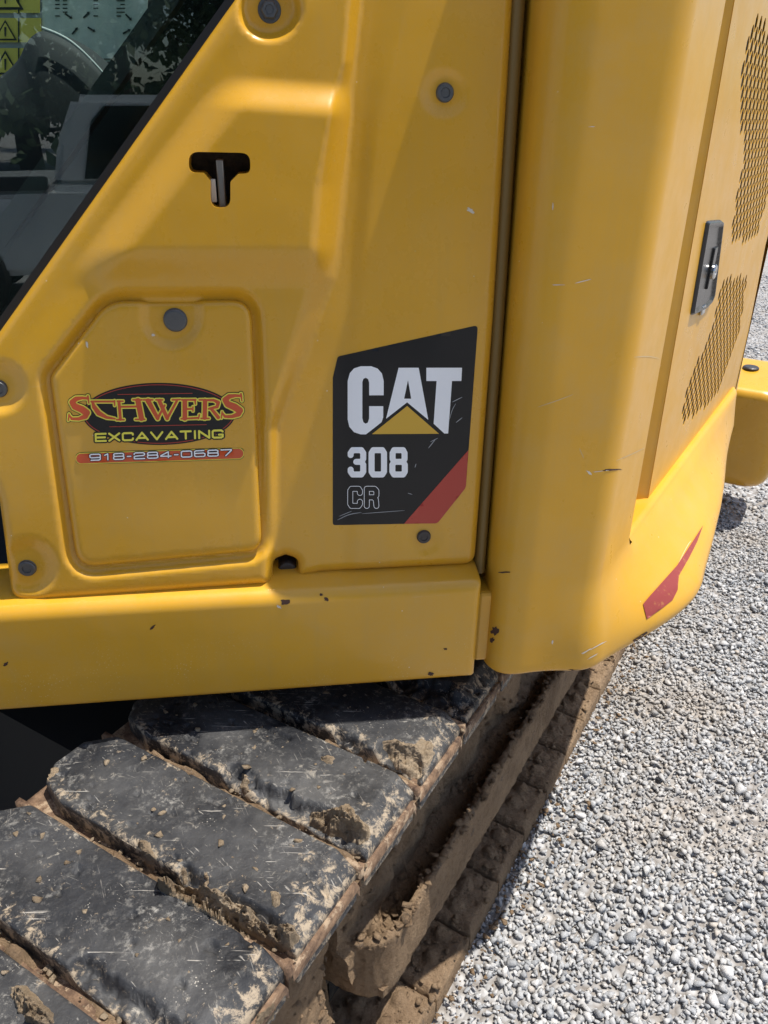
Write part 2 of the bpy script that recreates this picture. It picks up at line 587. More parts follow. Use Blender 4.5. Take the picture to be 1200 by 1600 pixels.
def mud(name, a, b, c):
    m = mat(name, a, .92, 0, .2)
    n = N(m)
    col = n.mix(n.rng(n.noise(17, 6, .65), .35, .65), a, b)
    col = n.mix(n.math('MULTIPLY', n.rng(n.noise(120, 5, .7), .5, .7), .7), col, c)
    col = n.mix(n.math('MULTIPLY', n.rng(n.voro(150), .16, .08), .5), col, (0.5, 0.42, 0.33))
    col = n.mix(n.math('MULTIPLY', n.rng(n.noise(7, 5, .65), .48, .66), .65), col, (a[0] * .5, a[1] * .47, a[2] * .46))
    col = n.mix(n.math('MULTIPLY', n.rng(n.noise(12, 7, .75, .5), .60, .66), .6), col, (0.12, 0.11, 0.10))
    n.color(col)
    p = n.bump(n.noise(45, 9, .72), 1.0, .016)
    p = n.bump(n.voro(170), .5, .004, p)
    n.bump(n.noise(420, 6, .75), .8, .004, p)
    return m
MUD = mud('dry_tan_mud', (0.30, 0.205, 0.125), (0.40, 0.28, 0.175), (0.21, 0.14, 0.085))
MUD_PALE = mud('pale_dry_mud', (0.38, 0.285, 0.185), (0.50, 0.40, 0.285), (0.24, 0.17, 0.105))

PAD = mat('worn_black_rubber', (0.02, 0.021, 0.023), .5, 0, .3)
_n = N(PAD)
_c = _n.mix(_n.rng(_n.noise(9, 5, .6), .35, .7), (0.010, 0.011, 0.014), (0.038, 0.040, 0.045))
_v1 = _n.map((1, 1, 1), (0, 0, 0.5))
_dust = _n.math('MULTIPLY', _n.rng(_n.noise(95, 8, .78), .52, .72), _n.rng(_n.noise(8, 5, .7), .44, .62))
_c = _n.mix(_n.math('MULTIPLY', _dust, .85), _c, (0.44, 0.42, 0.38))
for _k, (_rot, _sc) in enumerate((((0, 0, .5), (9, 330, 40)), ((0, 0, 1.9), (24, 620, 40)), ((0, 0, -.4), (36, 300, 40)), ((0, 0, 1.1), (14, 560, 40)))):
    _v = _n.map(_sc, _rot, vec=_n.map((1, 1, 1), (0, 0, .37 * _k)))
    _s = _n.math('MULTIPLY', _n.rng(_n.noise(1, 3, .6, .25, vec=_v), .645, .68), _n.rng(_n.noise(26 + 7 * _k, 3, .6), .53, .60))
    _c = _n.mix(_n.math('MULTIPLY', _s, (.7, .3, .5, .25)[_k]), _c, (0.50, 0.47, 0.42))
_sp = _n.math('MULTIPLY', _n.rng(_n.voro(230), .22, .12), _n.rng(_n.noise(19, 6, .75), .56, .64))
_c = _n.mix(_n.math('MULTIPLY', _sp, .8), _c, (0.58, 0.54, 0.47))
_n.color(_c)
_spl = _n.math('MULTIPLY', _n.rng(_n.noise(48, 7, .72, .6), .60, .68), _n.rng(_n.noise(9, 3, .6), .45, .6))
_c = _n.mix(_n.math('MULTIPLY', _spl, .75), _c, (0.46, 0.42, 0.35))
def _dot(vec):
    n1 = _n.t.nodes.new('ShaderNodeVectorMath'); n1.operation = 'SUBTRACT'; _n.t.links.new(_n.obj, n1.inputs[0]); n1.inputs[1].default_value = (-0.02, 0.678, 0)
    n2 = _n.t.nodes.new('ShaderNodeVectorMath'); n2.operation = 'DOT_PRODUCT'; _n.t.links.new(n1.outputs[0], n2.inputs[0]); n2.inputs[1].default_value = vec
    return n2.outputs['Value']
_pa = _dot((-math.cos(math.radians(30)), math.sin(math.radians(30)), 0)); _pb = _dot((math.sin(math.radians(30)), math.cos(math.radians(30)), 0))
_edge = _n.math('MAXIMUM', _n.rng(_pb, .050, .018), _n.rng(_pa, .075, .008))
_edge = _n.math('MAXIMUM', _edge, _n.math('MULTIPLY', _n.rng(_pb, .135, .149), .6))
_mm = _n.math('ADD', _n.noise(52, 8, .78, .4), _n.math('MULTIPLY', _edge, .135))
_c = _n.mix(_n.math('MULTIPLY', _n.rng(_mm, .615, .70), .85), _c, (0.40, 0.32, 0.225))
_bl = _n.rng(_n.noise(5.5, 5, .65), .42, .68)
_c = _n.mix(_n.math('MULTIPLY', _bl, .16), _c, (0.36, 0.35, 0.33))
_n.color(_c)
_n.rough(_n.rng(_dust, 0, .5, .5, .9))
_p = _n.bump(_n.noise(75, 6, .7), .35, .006)
_n.bump(_n.noise(430, 4, .7), .25, .002, _p)

# ------------------------------------------------------------------ ground
GROUND = mat('gravel_ground', (0.3, 0.29, 0.28), .9)
_n = N(GROUND)
_cell = _n.voro(46, out='Color'); _d = _n.voro(46)
_sep = _n.t.nodes.new('ShaderNodeSeparateColor'); _n.t.links.new(_cell, _sep.inputs[0])
_c = _n.mix(_sep.outputs[0], (0.30, 0.30, 0.30), (0.52, 0.515, 0.51))
_fine = _n.mix(_n.noise(300, 5, .7), (0.30, 0.26, 0.22), (0.48, 0.43, 0.37))
_c = _n.mix(_n.rng(_n.noise(1.7, 5, .6), .50, .66), _c, _fine)
_c = _n.mix(_n.rng(_d, .35, .7), _c, (0.26, 0.24, 0.22))
_n.color(_c)
_n.bump(_n.math('SUBTRACT', 1.0, _d), .9, .016)

def grid_plane(name, x0, x1, y0, y1, nx, ny, zf, m):
    X, Y = np.meshgrid(np.linspace(x0, x1, nx), np.linspace(y0, y1, ny))
    V = np.stack([X.ravel(), Y.ravel(), zf(X.ravel(), Y.ravel())], 1)
    F = [(j * nx + i, j * nx + i + 1, (j + 1) * nx + i + 1, (j + 1) * nx + i) for j in range(ny - 1) for i in range(nx - 1)]
    return mesh_obj(name, V, F, m)
ground = grid_plane('ground', -400, 400, -400, 400, 5, 5, lambda x, y: x * 0 - 0.004, GROUND)
tag(ground, 'wide yard of pale grey crushed gravel under the machine', 'ground', kind='structure')

# track frame of reference (needed for the gravel too)
TO = np.array([-0.02, 0.678, 0.0])                     # outer edge of the upper run at one joint
PSI = math.radians(30.0)
TT = np.array([math.sin(PSI), math.cos(PSI), 0.0])     # along the track
TQ = np.array([-math.cos(PSI), math.sin(PSI), 0.0])    # from the outer edge inwards
PITCHT = 0.151
def trk(s, q, z):
    s, q, z = np.broadcast_arrays(np.asarray(s, float), q, z)
    return TO + TT * s[..., None] + TQ * q[..., None] + np.array([0, 0, 1.0]) * z[..., None]

STONE = mat('crushed_stone', (0.4, 0.4, 0.4), .85, 0, .3)
_n = N(STONE)
_ri = _n.geo.outputs['Random Per Island']
_oi = _n.t.nodes.new('ShaderNodeObjectInfo')
_r = _n.math('FRACT', _n.math('ADD', _ri, _oi.outputs['Random']))
_cr = _n.t.nodes.new('ShaderNodeValToRGB'); _n.t.links.new(_r, _cr.inputs[0])
_e = _cr.color_ramp.elements
_e[0].position = 0.0; _e[0].color = (0.25, 0.26, 0.275, 1)
_e[1].position = 1.0; _e[1].color = (0.70, 0.69, 0.68, 1)
for _p, _q in ((.14, (0.33, 0.345, 0.36, 1)), (.5, (0.47, 0.475, 0.48, 1)), (.82, (0.58, 0.575, 0.565, 1)), (.88, (0.50, 0.43, 0.35, 1)), (.92, (0.65, 0.645, 0.64, 1))):
    _x = _e.new(_p); _x.color = _q
_c = _n.mix(_n.math('MULTIPLY', _n.rng(_n.noise(170, 6, .7), .4, .65), .6), _cr.outputs[0], (0.24, 0.245, 0.255))
_c = _n.mix(_n.math('MULTIPLY', _n.rng(_n.noise(330, 4, .7), .52, .66), .55), _c, (0.68, 0.67, 0.65))
_c = _n.mix(_n.math('MULTIPLY', _n.rng(_n.noise(1.7, 5, .6), .50, .66), .5), _c, (0.38, 0.325, 0.26))
_n.color(_c)
_n.bump(_n.noise(260, 6, .7), .5, .004)

def rock_shape(seed):
    r = np.random.default_rng(seed)
    p = r.normal(size=(11, 3)); p /= np.linalg.norm(p, axis=1)[:, None]
    p *= r.uniform(.75, 1.1, (11, 1)) * np.array([1.0, r.uniform(.62, .95), r.uniform(.40, .68)])
    bm = bmesh.new()
    for q in p: bm.verts.new(q)
    bmesh.ops.convex_hull(bm, input=bm.verts[:])
    bmesh.ops.delete(bm, geom=[v for v in bm.verts if not v.link_faces], context='VERTS')
    bmesh.ops.triangulate(bm, faces=bm.faces[:])
    bm.verts.index_update()
    V = np.array([v.co[:] for v in bm.verts]); T = np.array([[v.index for v in f.verts] for f in bm.faces])
    bm.free()
    return V, T
ROCKS = [rock_shape(100 + i) for i in range(26)]

def rotmats(n):
    q = rng.normal(size=(n, 4)) * np.array([1, .22, .22, 1])      # mostly spun about the vertical, a little tipped
    q /= np.linalg.norm(q, axis=1)[:, None]
    w, x, y, z = q.T
    return np.stack([np.stack([1 - 2 * (y * y + z * z), 2 * (x * y - z * w), 2 * (x * z + y * w)], -1),
                     np.stack([2 * (x * y + z * w), 1 - 2 * (x * x + z * z), 2 * (y * z - x * w)], -1),
                     np.stack([2 * (x * z - y * w), 2 * (y * z + x * w), 1 - 2 * (x * x + y * y)], -1)], 1)

def visible_ground(p, m=0.22):
    d = np.column_stack([p, np.zeros(len(p))]) - CAM
    zc = d @ FW
    x = d @ RT / zc; y = d @ UP / zc
    return (zc > .1) & (x > -.488 - m) & (x < .488 + m) & (y > -.65 - m) & (y < .65 + m)

def scatter(n, y0, y1, xmax, smin, smax):
    p = np.column_stack([rng.uniform(-1.4, xmax, n), rng.uniform(y0, y1, n)])
    rel = np.column_stack([p, np.zeros(n)]) - TO
    q = rel @ TQ
    s_ = rel @ TT
    ok = visible_ground(p) & ((q < 0.012 + .02 * rng.random(n)) | (s_ > 2.05) | (q > .47))
    p = p[ok]
    size = smin + (smax - smin) * rng.random(len(p)) ** 2.0
    fines = ss(.50, .66, fbm(p[:, 0] * 1.9 + 3, p[:, 1] * 1.9, 4, 3))
    size = size * (1 - .42 * fines)
    return p, size
sets = [scatter(122000, .35, 3.0, 2.3, .0044, .0124), scatter(56000, 3.0, 9.0, 5.6, .0085, .0175)]
SP = np.vstack([a[0] for a in sets]); SS = np.concatenate([a[1] for a in sets])
idx = rng.integers(0, len(ROCKS), len(SP))
RM = rotmats(len(SP))
Vs = []; Ts = []; base = 0
for k, (rv, rt) in enumerate(ROCKS):
    I = np.nonzero(idx == k)[0]
    if not len(I): continue
    v = np.einsum('nij,vj->nvi', RM[I], rv) * SS[I][:, None, None]
    zoff = SS[I] * rng.uniform(-.1, .42, len(I))
    v += np.column_stack([SP[I], zoff])[:, None, :]
    t = rt[None] + (np.arange(len(I)) * len(rv))[:, None, None] + base
    Vs.append(v.reshape(-1, 3)); Ts.append(t.reshape(-1, 3)); base += len(I) * len(rv)
print('stones', len(SP), 'tris', sum(len(t) for t in Ts))
gm = fast_mesh('gravel', np.vstack(Vs), np.vstack(Ts))
gm.materials.append(STONE)
gravel = link(bpy.data.objects.new('gravel', gm))
tag(gravel, 'loose pale grey crushed stone covering the yard beside the muddy track', 'gravel', kind='stuff')
# larger single stones
rock_me = []
for k in range(12):
    rv, rt = rock_shape(900 + k)
    me = fast_mesh('stone', rv, rt); me.materials.append(STONE); rock_me.append(me)
cnt = 0
while cnt < 300:
    x, y = rng.uniform(-.2, 2.0), rng.uniform(.45, 2.6)
    rel = np.array([x, y, 0]) - TO
    if rel @ TQ > -0.005 or not visible_ground(np.array([[x, y]]), 0.0)[0]: continue
    o = bpy.data.objects.new('stone', rock_me[cnt % 12])
    s = rng.uniform(.011, .016) if cnt % 9 else rng.uniform(.016, .022)
    o.location = (x, y, s * rng.uniform(.35, .6)); o.scale = (s, s, s)
    o.rotation_euler = (rng.normal() * .25, rng.normal() * .25, rng.uniform(0, 6.28))
    link(o, ground); cnt += 1

# ------------------------------------------------------------------ the excavator
EX = empty('excavator', (0.55, 1.9, 0.0))
tag(EX, 'large yellow tracked excavator with muddy black-padded track, parked on grey gravel', 'excavator')

# ---- cab side panel: one pressed sheet
EDGE_A, EDGE_B = np.array([367.0, 0.0]), np.array([0.0, 518.0])      # edge along the window
def edge_x(y): return 367 - y * 367.0 / 518.0
DOOR = fillet([(78, 588), (168, 471), (392, 469), (409, 860), (121, 887)], [22, 55, 34, 26, 34], 7)
PANEL = fillet([(edge_x(-420), -420), (832, -420), (801, 0), (770, 500), (741, 880), (560, 889), (500, 893), (466, 902), (466, 872), (446, 866), (427, 873), (425, 911), (60, 939), (20, 936), (0, 785), (-42, 655), (edge_x(606), 606)],
               [0, 0, 0, 0, 20, 0, 20, 9, 14, 8, 14, 14, 0, 26, 20, 20, 10], 6)
SLOT = fillet([(295, 237), (391, 239), (391, 271), (372, 272), (360, 284), (360, 325), (329, 325), (329, 283), (318, 270), (295, 270)], [16, 16, 15, 3, 4, 15, 15, 4, 3, 15], 5)
AY = [-420, 0, 97, 145, 193, 290, 386, 435, 480, 560, 620, 670, 940]
AX = [566, 543, 536, 522, 512, 493, 485, 482, 470, 447, 430, 416, 412]
BX = [598, 567, 556, 552, 549, 542, 532, 526, 507, 479, 455, 436, 430]
CY = [-420, 0, 120, 232, 367, 507, 600, 940]
CX = [690, 613, 590, 575, 562, 553, 548, 548]
RECESS = [(421, 14, 36, 54, .013), (695, 145, 22, 42, .0035), (662, 838, 18, 36, .003), (0, 605, 24, 46, .008), (43, 887, 26, 52, .008)]
def smax(a, b, k):
    h = np.clip(.5 + .5 * (a - b) / k, 0, 1)
    return b + (a - b) * h + k * h * (1 - h)
def lean(y): return -.003 - .000034 * (940 - y)
def panel_h(p):
    x, y = p[:, 0], p[:, 1]
    dg = (p - EDGE_A) @ np.array([518.0, 367.0]) / math.hypot(518, 367)     # distance from the window edge
    ledge = ss(122, 178, y + .07 * (430 - x))
    plat = .010 + .017 * ledge
    plat = plat - .014 * ss(384, 455, y)
    # soft shoulder that follows the window edge
    sh = ss(34, 104, dg + 18 * np.clip((y - 300) / 300, -1, 1))
    base = .008
    hl = base + (plat - base) * sh
    hl = hl + .002 * ss(0, 30, dg) - .002
    A = np.interp(y, AY, AX); B = np.interp(y, AY, BX); Cx = np.interp(y, CY, CX)
    r = ss(0, 1, (x - A) / np.maximum(B - A, 6))
    rl = np.clip((x - A) / np.maximum(B - A, 6), 0, 1)
    r = .45 * r + .55 * rl
    tro = -.0035
    wcr = 15 + 18 * ss(300, -50, y)
    right = tro + (0 - tro) * ss(0, 1, (x - (Cx - wcr)) / (2 * wcr))
    h = hl * (1 - r) + right * r
    for cx, cy, ri, ro, dp in RECESS:
        d = np.hypot(x - cx, y - cy)
        h = h - dp * (1 - ss(ri, ro, d))
    # moat round the access door
    sd = poly_sdf(p, DOOR)
    moat = ss(22, 4, sd)
    h = h * (1 - moat) + (np.minimum(h, .012) - .011 - .02 * ss(-3, -14, sd)) * moat
    # rolled rim
    e = -poly_sdf(p, PANEL)
    k = np.clip(1 - e / 13.0, 0, 1)
    h = h - .010 * (1 - np.sqrt(np.clip(1 - k * k, 0, 1)))
    h = h + .0006 * (fbm(x / 90., y / 90., 2, 5) - .5)
    return h + lean(y)
cab_panel = relief('cab_side_panel', PANEL, lambda p: on_wall(p, panel_h(p)), 5.0, PAINT, EX, holes=[SLOT], skirt=.035, rows=(1.2, 3, 6, 10))
cab_panel['label'] = 'pressed yellow side panel with T-shaped latch slot'

# ---- access door
DCX, DCY = 268.0, 494.0
def door_h(p):
    x, y = p[:, 0], p[:, 1]
    h = .0115 + lean(y)
    d = np.hypot((x - DCX), (y - DCY) * .96)
    d = np.where(y < DCY, np.abs(x - DCX), d)
    h = h - .0075 * (1 - ss(33, 54, d))
    e = -poly_sdf(p, DOOR)
    k = np.clip(1 - e / 11.0, 0, 1)
    h = h - .0075 * (1 - np.sqrt(np.clip(1 - k * k, 0, 1)))
    return h + .0008 * (fbm(x / 120., y / 120., 2, 9) - .5)
door = relief('access_door', DOOR, lambda p: on_wall(p, door_h(p)), 4.5, PAINT, EX, skirt=.012, rows=(1.2, 3, 6, 9))
door['label'] = 'yellow access door with clipped corner and company sticker'

# ---- bolts
def lathe(name, prof, nseg, m, parent, M4, hexa=False):
    V = []; F = []
    n = len(prof)
    for k in range(nseg):
        a = 2 * math.pi * k / nseg
        for r, z in prof: V.append((r * math.cos(a), r * math.sin(a), z))
    for k in range(nseg):
        for j in range(n - 1):
            F.append((k * n + j, ((k + 1) % nseg) * n + j, ((k + 1) % nseg) * n + j + 1, k * n + j + 1))
    V.append((0, 0, prof[-1][1])); c = len(V) - 1
    for k in range(nseg): F.append((k * n + n - 1, ((k + 1) % nseg) * n + n - 1, c))
    me = bpy.data.meshes.new(name); me.from_pydata(V, [], F); me.materials.append(m)
    for p in me.polygons: p.use_smooth = False
    o = bpy.data.objects.new(name, me)
    link(o, parent)
    o.matrix_basis = M4
    return o
def frame(P, n, up=(0, 0, 1)):
    n = Vector(n).normalized(); x = Vector(up).cross(n).normalized(); y = n.cross(x)
    return Matrix(((x[0], y[0], n[0], P[0]), (x[1], y[1], n[1], P[1]), (x[2], y[2], n[2], P[2]), (0, 0, 0, 1)))
def bolt(px, py, r_px, bvh, parent, m, hexhead=False):
    P, ok = cast(np.array([[px, py]], float), bvh, 0.0)
    r = r_px / FOC * float((P[0] - CAM) @ FW)
    Mx = frame(P[0] - WM * .001, WM)
    if hexhead:
        o = lathe('bolt', [(r * 1.25, 0), (r * 1.25, .002), (r * 1.2, .0026)], 24, m, parent, Mx)
        h = lathe('bolt_head', [(r * .95, .002), (r * .95, .008), (r * .82, .0095), (r * .5, .0095), (r * .45, .0085)], 6, m, o, Matrix.Identity(4))
        h.matrix_parent_inverse = Matrix.Identity(4)
    else:
        o = lathe('bolt', [(r * 1.06, 0), (r * 1.06, .0012), (r, .002), (r, .0045), (r * .9, .0056)] + ([(r * .55, .0056), (r * .5, .0042)] if r_px < 15 else [(r * .8, .0059)]), 28, m, parent, Mx)
    return o
pan_bvh = bvh_of(cab_panel); door_bvh = bvh_of(door)
bolt(421, 16, 14.5, pan_bvh, EX, STEEL, True)
bolt(695, 145, 13.5, pan_bvh, EX, STEEL)
bolt(662, 838, 10.5, pan_bvh, EX, BOLT2)
bolt(-1, 607, 13, pan_bvh, EX, STEEL)
bolt(43, 887, 13, pan_bvh, EX, STEEL)
bolt(274, 500, 17.5, door_bvh, EX, STEEL)

# ---- plug in the notch under the panel
def box(name, c, ax, ay, az, m, parent, bev=0.0, seg=2):
    """box centred at c with half-axes ax, ay, az (vectors)"""
    bm = bmesh.new()
    r = bmesh.ops.create_cube(bm, size=2)
    L = [np.linalg.norm(a) for a in (ax, ay, az)]
    for v in bm.verts: v.co = Vector([v.co[i] * L[i] for i in range(3)])
    if bev: bmesh.ops.bevel(bm, geom=bm.edges[:], offset=bev, segments=seg, affect='EDGES', profile=.5)
    X, Y, Z = [Vector(a).normalized() for a in (ax, ay, az)]
    for v in bm.verts: v.co = Vector(c) + X * v.co[0] + Y * v.co[1] + Z * v.co[2]
    bmesh.ops.recalc_face_normals(bm, faces=bm.faces[:])
    me = bpy.data.meshes.new(name); bm.to_mesh(me); bm.free(); me.materials.append(m)
    return link(bpy.data.objects.new(name, me), parent)
UZ = np.array([0, 0, 1.0])
plugP = on_wall([(449, 886)], -.034)[0]
lathe('rubber_plug', [(.0135, -.012), (.0135, .006), (.012, .009), (.009, .010)], 28, BOLT2, EX, frame(plugP, WM))
bk = on_wall([(446, 896)], -.052)[0]
box('mount_plate', bk, WD * .045, WM * .004, UZ * .05, GREASE, EX, .002)

# ---- latch behind the slot
CHROMEL = mat('worn_latch_steel', (0.22, 0.22, 0.21), .35, .6)
lp = on_wall([(346, 285)], -.022)[0]
box('latch_backplate', on_wall([(343, 262)], -.064)[0], WD * .075, WM * .003, UZ * .075, GREASE, EX, .001)  # dark steel colour stands in for the shade inside the slot
la = box('latch', lp - UZ * .002, WD * .004, WM * .010, UZ * .026, CHROMEL, EX, .0015)
hk = box('latch_hook', lp + WD * -.009 + WM * .006 - UZ * .008, WD * .003, WM * .003, UZ * .012, PALE, la, .0008)
hk.matrix_parent_inverse = Matrix.Identity(4)

# ---- sill under the cab
WS = .028
ZB, ZT = .789, .947
def sill_pt(u, w, z): return P0 * np.array([1, 1, 0]) + WD * u + WM * w + UZ * z
u1 = float((on_wall([(747, 1000)], WS)[0] - P0) @ WD); u0 = -1.15
prof = [(-.075, ZT + .022), (-.030, ZT + .019), (0.004, ZT + .013)]
for k in range(9):
    a = math.pi / 2 * k / 8 * .96 + .12
    prof.append((WS - .020 + .020 * math.sin(a), ZT - .009 + .020 * math.cos(a)))
prof += [(WS, ZT - .05), (WS, ZB + .05), (WS, ZB + .008), (WS - .002, ZB + .002), (WS - .008, ZB), (-.075, ZB)]
us = np.concatenate([np.linspace(u0, u1 - .02, 30), u1 - .012 * (1 - np.sin(np.linspace(0, math.pi / 2, 7)))])
V = []; F = []
for i, u in enumerate(us):
    k = max(0.0, (u - (u1 - .012)) / .012)
    ins = .012 * (1 - math.sqrt(max(0, 1 - k * k)))
    for w, z in prof:
        V.append(sill_pt(u, min(w, WS - ins) if w > -.02 else w, z - (ins * .4 if z > ZT - .02 else 0)))
n = len(prof)
for i in range(len(us) - 1):
    for j in range(n - 1): F.append((i * n + j, (i + 1) * n + j, (i + 1) * n + j + 1, i * n + j + 1))
F.append(tuple((len(us) - 1) * n + j for j in range(n)))
sill = mesh_obj('side_skirt', V, F, PAINT_SILL, EX)
sill['label'] = 'yellow box-section sill with chipped paint below the cab'
end_b = box('skirt_bracket', sill_pt(u1 + .014, -.022, .862), WD * .013, WM * .028, UZ * .062, PAINT_SILL, EX, .006)

# ---- groove seal between panel and counterweight, coloured brown for yellow in shade
sl = []
for y in np.linspace(-420, 890, 12):
    x = np.interp(y, [-420, 0, 500, 890], [838, 808, 777, 748])
    sl.append(on_wall([(x, y)], -.020 + float(lean(y)) * .8)[0])
V = []; F = []
for q in sl:
    for a in np.linspace(0, 2 * math.pi, 10, endpoint=False):
        V.append(q + WD * .0085 * math.cos(a) + WM * .012 * math.sin(a))
for i in range(len(sl) - 1):
    for j in range(10): F.append((i * 10 + j, i * 10 + (j + 1) % 10, (i + 1) * 10 + (j + 1) % 10, (i + 1) * 10 + j))
mesh_obj('groove_seal', V, F, GROOVE_SHADE, EX)
gp0 = on_wall([(790, 300)], -.075)[0]
box('groove_backing', np.array([gp0[0], gp0[1], 1.44]), WD * .09, WM * .004, UZ * .54, GROOVE_SHADE, EX, 0)  # fills the groove with the same shaded brown

# ---- counterweight: upright horn on the side plus the belt round the tail
cwL = on_z([(761, 1056)], .79)[0]
uL = float((cwL - P0) @ WD)
def wl(u, w): q = P0 + WD * u + WM * w; return (q[0], q[1])
cA = wl(uL, -.075); cB = wl(uL, WS + .012)
cC = on_z([(912, 1043)], .79)[0][:2]
cE = np.array([.885, 1.905]); cF = np.array([.86, 2.35]); cG = np.array([.35, 3.0])
PLAN = resample(fillet([cA, cB, cC, cE, cF, cG], [0, .062, .055, .12, .4, 0], 14, closed=False), .012, closed=False)
seg = np.r_[0, np.cumsum(np.linalg.norm(np.diff(PLAN, axis=0), axis=1))]
tan = np.gradient(PLAN, axis=0); tan /= np.linalg.norm(tan, axis=1)[:, None]
PN = np.stack([tan[:, 1], -tan[:, 0]], 1)                   # outward
def s_at(pt): return seg[np.argmin(np.linalg.norm(PLAN - np.asarray(pt)[:2], axis=1))]
sC = s_at(cC); sE = s_at(cE); sD = sC + .35 * (sE - sC)
SLIT = on_z([(994, 846)], .945)[0]
sS = s_at(SLIT)
ZCW = .787; ZL = .945; ZTOP = 1.95
def inset(s, z):
    f = ss(sC - .02, sD, s)
    R = .014 + .060 * f; Rh = .014 + .060 * f
    k = np.clip((ZCW + Rh - z) / Rh, 0, 1)
    i = R * (1 - np.sqrt(np.clip(1 - k ** 2.0, 0, 1)))
    t = np.minimum((s - sC) / (sE + .10 - sC), 1)
    bulge = .118 * ss(-.07, .25, t) * (.52 * ss(1.06, .5, t) + .48 * ss(.78, .14, t)) * ss(ZL + .005, ZL - .13, z)
    return i - bulge
zl = np.r_[ZCW + np.array([0, .0012, .003, .006, .010, .015, .022, .031, .042, .055, .07, .088, .108, .130]), ZL - .010]
zl = np.unique(np.round(zl, 5))
zt = np.r_[[0, .012, .02], [.05, .1, .2, .35, .5, .65, .8, .9, ZTOP - ZL - .0]]
iS = int(np.searchsorted(seg, sS))
V = []; F = []
def vid(P): V.append(P); return len(V) - 1
cols = []
for i in range(len(PLAN)):
    col = []
    col.append(vid((*(PLAN[i] - PN[i] * (inset(seg[i], ZCW) + .10)), ZCW + .001)))
    for z in zl:
        col.append(vid((*(PLAN[i] - PN[i] * inset(seg[i], z)), z)))
    cols.append(col)
    if i <= iS:
        for dz in zt[1:] - .0:
            col.append(vid((*PLAN[i], ZL - .010 + dz)))
    else:                                                   # rounded ledge of the belt
        for k in range(1, 7):
            a = math.pi / 2 * k / 6
            col.append(vid((*(PLAN[i] - PN[i] * .012 * (1 - math.cos(a))), ZL - .010 + .010 * math.sin(a))))
        col.append(vid((*(PLAN[i] - PN[i] * .05), ZL + .001)))
nb = 1 + len(zl)
for i in range(len(PLAN) - 1):
    m_ = nb if (i == iS) else min(len(cols[i]), len(cols[i + 1]))
    for j in range(m_ - 1): F.append((cols[i][j], cols[i + 1][j], cols[i + 1][j + 1], cols[i][j + 1]))
# end face of the horn along the slit
top = cols[iS][nb - 1:]
top = [vid(V[q]) for q in top]
inn = [vid(tuple(np.array(V[q]) - np.array([*PN[iS], 0]) * .006 + np.array([*tan[iS], 0]) * .004)) for q in top]
inn_b = [vid(V[q]) for q in inn]
inn2 = [vid(tuple(np.array(V[q]) - np.array([*PN[iS], 0]) * .075)) for q in top]
for a, b in ((top, inn), (inn_b, inn2)):
    for j in range(len(top) - 1): F.append((a[j], b[j], b[j + 1], a[j + 1]))
counterweight = mesh_obj('counterweight', V, F, PAINT_CW, EX)
counterweight['label'] = 'rounded yellow counterweight wrapping the tail, scuffed along its lower edge'
bm = bmesh.new(); bm.from_mesh(counterweight.data); bmesh.ops.recalc_face_normals(bm, faces=bm.faces[:])
bmesh.ops.triangulate(bm, faces=bm.faces[:])
bm.to_mesh(counterweight.data); bm.free()

# ---- engine door with perforated vents, set in behind the belt
def at_s(s, off):
    i = int(np.clip(np.searchsorted(seg, s), 0, len(seg) - 1)); q = PLAN[i] - PN[i] * off
    return np.array([q[0], q[1], 0.0])
dA = at_s(sS + .020, .016); dB = at_s(sE - .10, .016)
dd = dB - dA; dd /= np.linalg.norm(dd); dn = np.array([dd[1], -dd[0], 0.0])
ENGD = fillet([(1216, -420), (1400, -420), (1196, 383), (1152, 608), (1060, 790), (992, 890), (1006, 818), (1148, 0)], [0, 0, 0, 10, 0, 0, 0, 0], 4)
eng_pos = lambda p: on_plane(p, dA, dn)
VENT1 = np.array([(1182, 26), (1262, 130), (1256, 250), (1205, 285), (1182, 372), (1141, 380), (1150, 300), (1163, 250), (1153, 160), (1160, 95), (1170, 42)], float)
VENT2 = np.array([(1129, 438), (1168, 431), (1154, 525), (1122, 616), (1106, 632), (1067, 660), (1064, 645), (1074, 598), (1108, 525), (1121, 470)], float)
def to2(P): return np.column_stack([(P - dA) @ dd, P[:, 2]])
E2 = to2(eng_pos(ENGD)); v1 = to2(eng_pos(VENT1)); v2 = to2(eng_pos(VENT2))
holes = []
DA_, DZ_ = .034, .0155
HA, HZ = .0088, .0128
oct_ = [(math.cos(a) * HA, math.sin(a) * HZ) for a in np.linspace(0, 2 * math.pi, 8, endpoint=False) + math.pi / 8]
for vp in (v1, v2):
    lo, hi = vp.min(0), vp.max(0)
    j = 0
    z = lo[1]
    while z < hi[1]:
        a = lo[0] + (DA_ / 2 if j % 2 else 0)
        while a < hi[0]:
            if inside(np.array([[a, z]]), vp)[0]: holes.append(np.array([(a + x, z + y) for x, y in oct_]))
            a += DA_
        z += DZ_; j += 1
ol = resample(E2, .03)
G = np.stack(np.meshgrid(np.arange(E2[:, 0].min(), E2[:, 0].max(), .03), np.arange(E2[:, 1].min(), E2[:, 1].max(), .03)), -1).reshape(-1, 2) + .0037
G = G[(poly_sdf(G, ol) < -.012) & (poly_sdf(G, v1) > .02) & (poly_sdf(G, v2) > .02)]
HC = np.array([h.mean(0) for h in holes])
def keep_eng(c):
    k = inside(c, ol)
    d = ((np.abs(c[:, None, 0] - HC[None, :, 0]) / HA) ** 2 + (np.abs(c[:, None, 1] - HC[None, :, 1]) / HZ) ** 2).min(1)
    return k & (d > .93)
V2, T = cdt([ol] + holes, G, keep_eng)
sc = 1.0
P = dA + dd * V2[:, :1] + UZ * V2[:, 1:2]
T = orient(P, T, dn)
V = list(P); F = [tuple(t) for t in T]
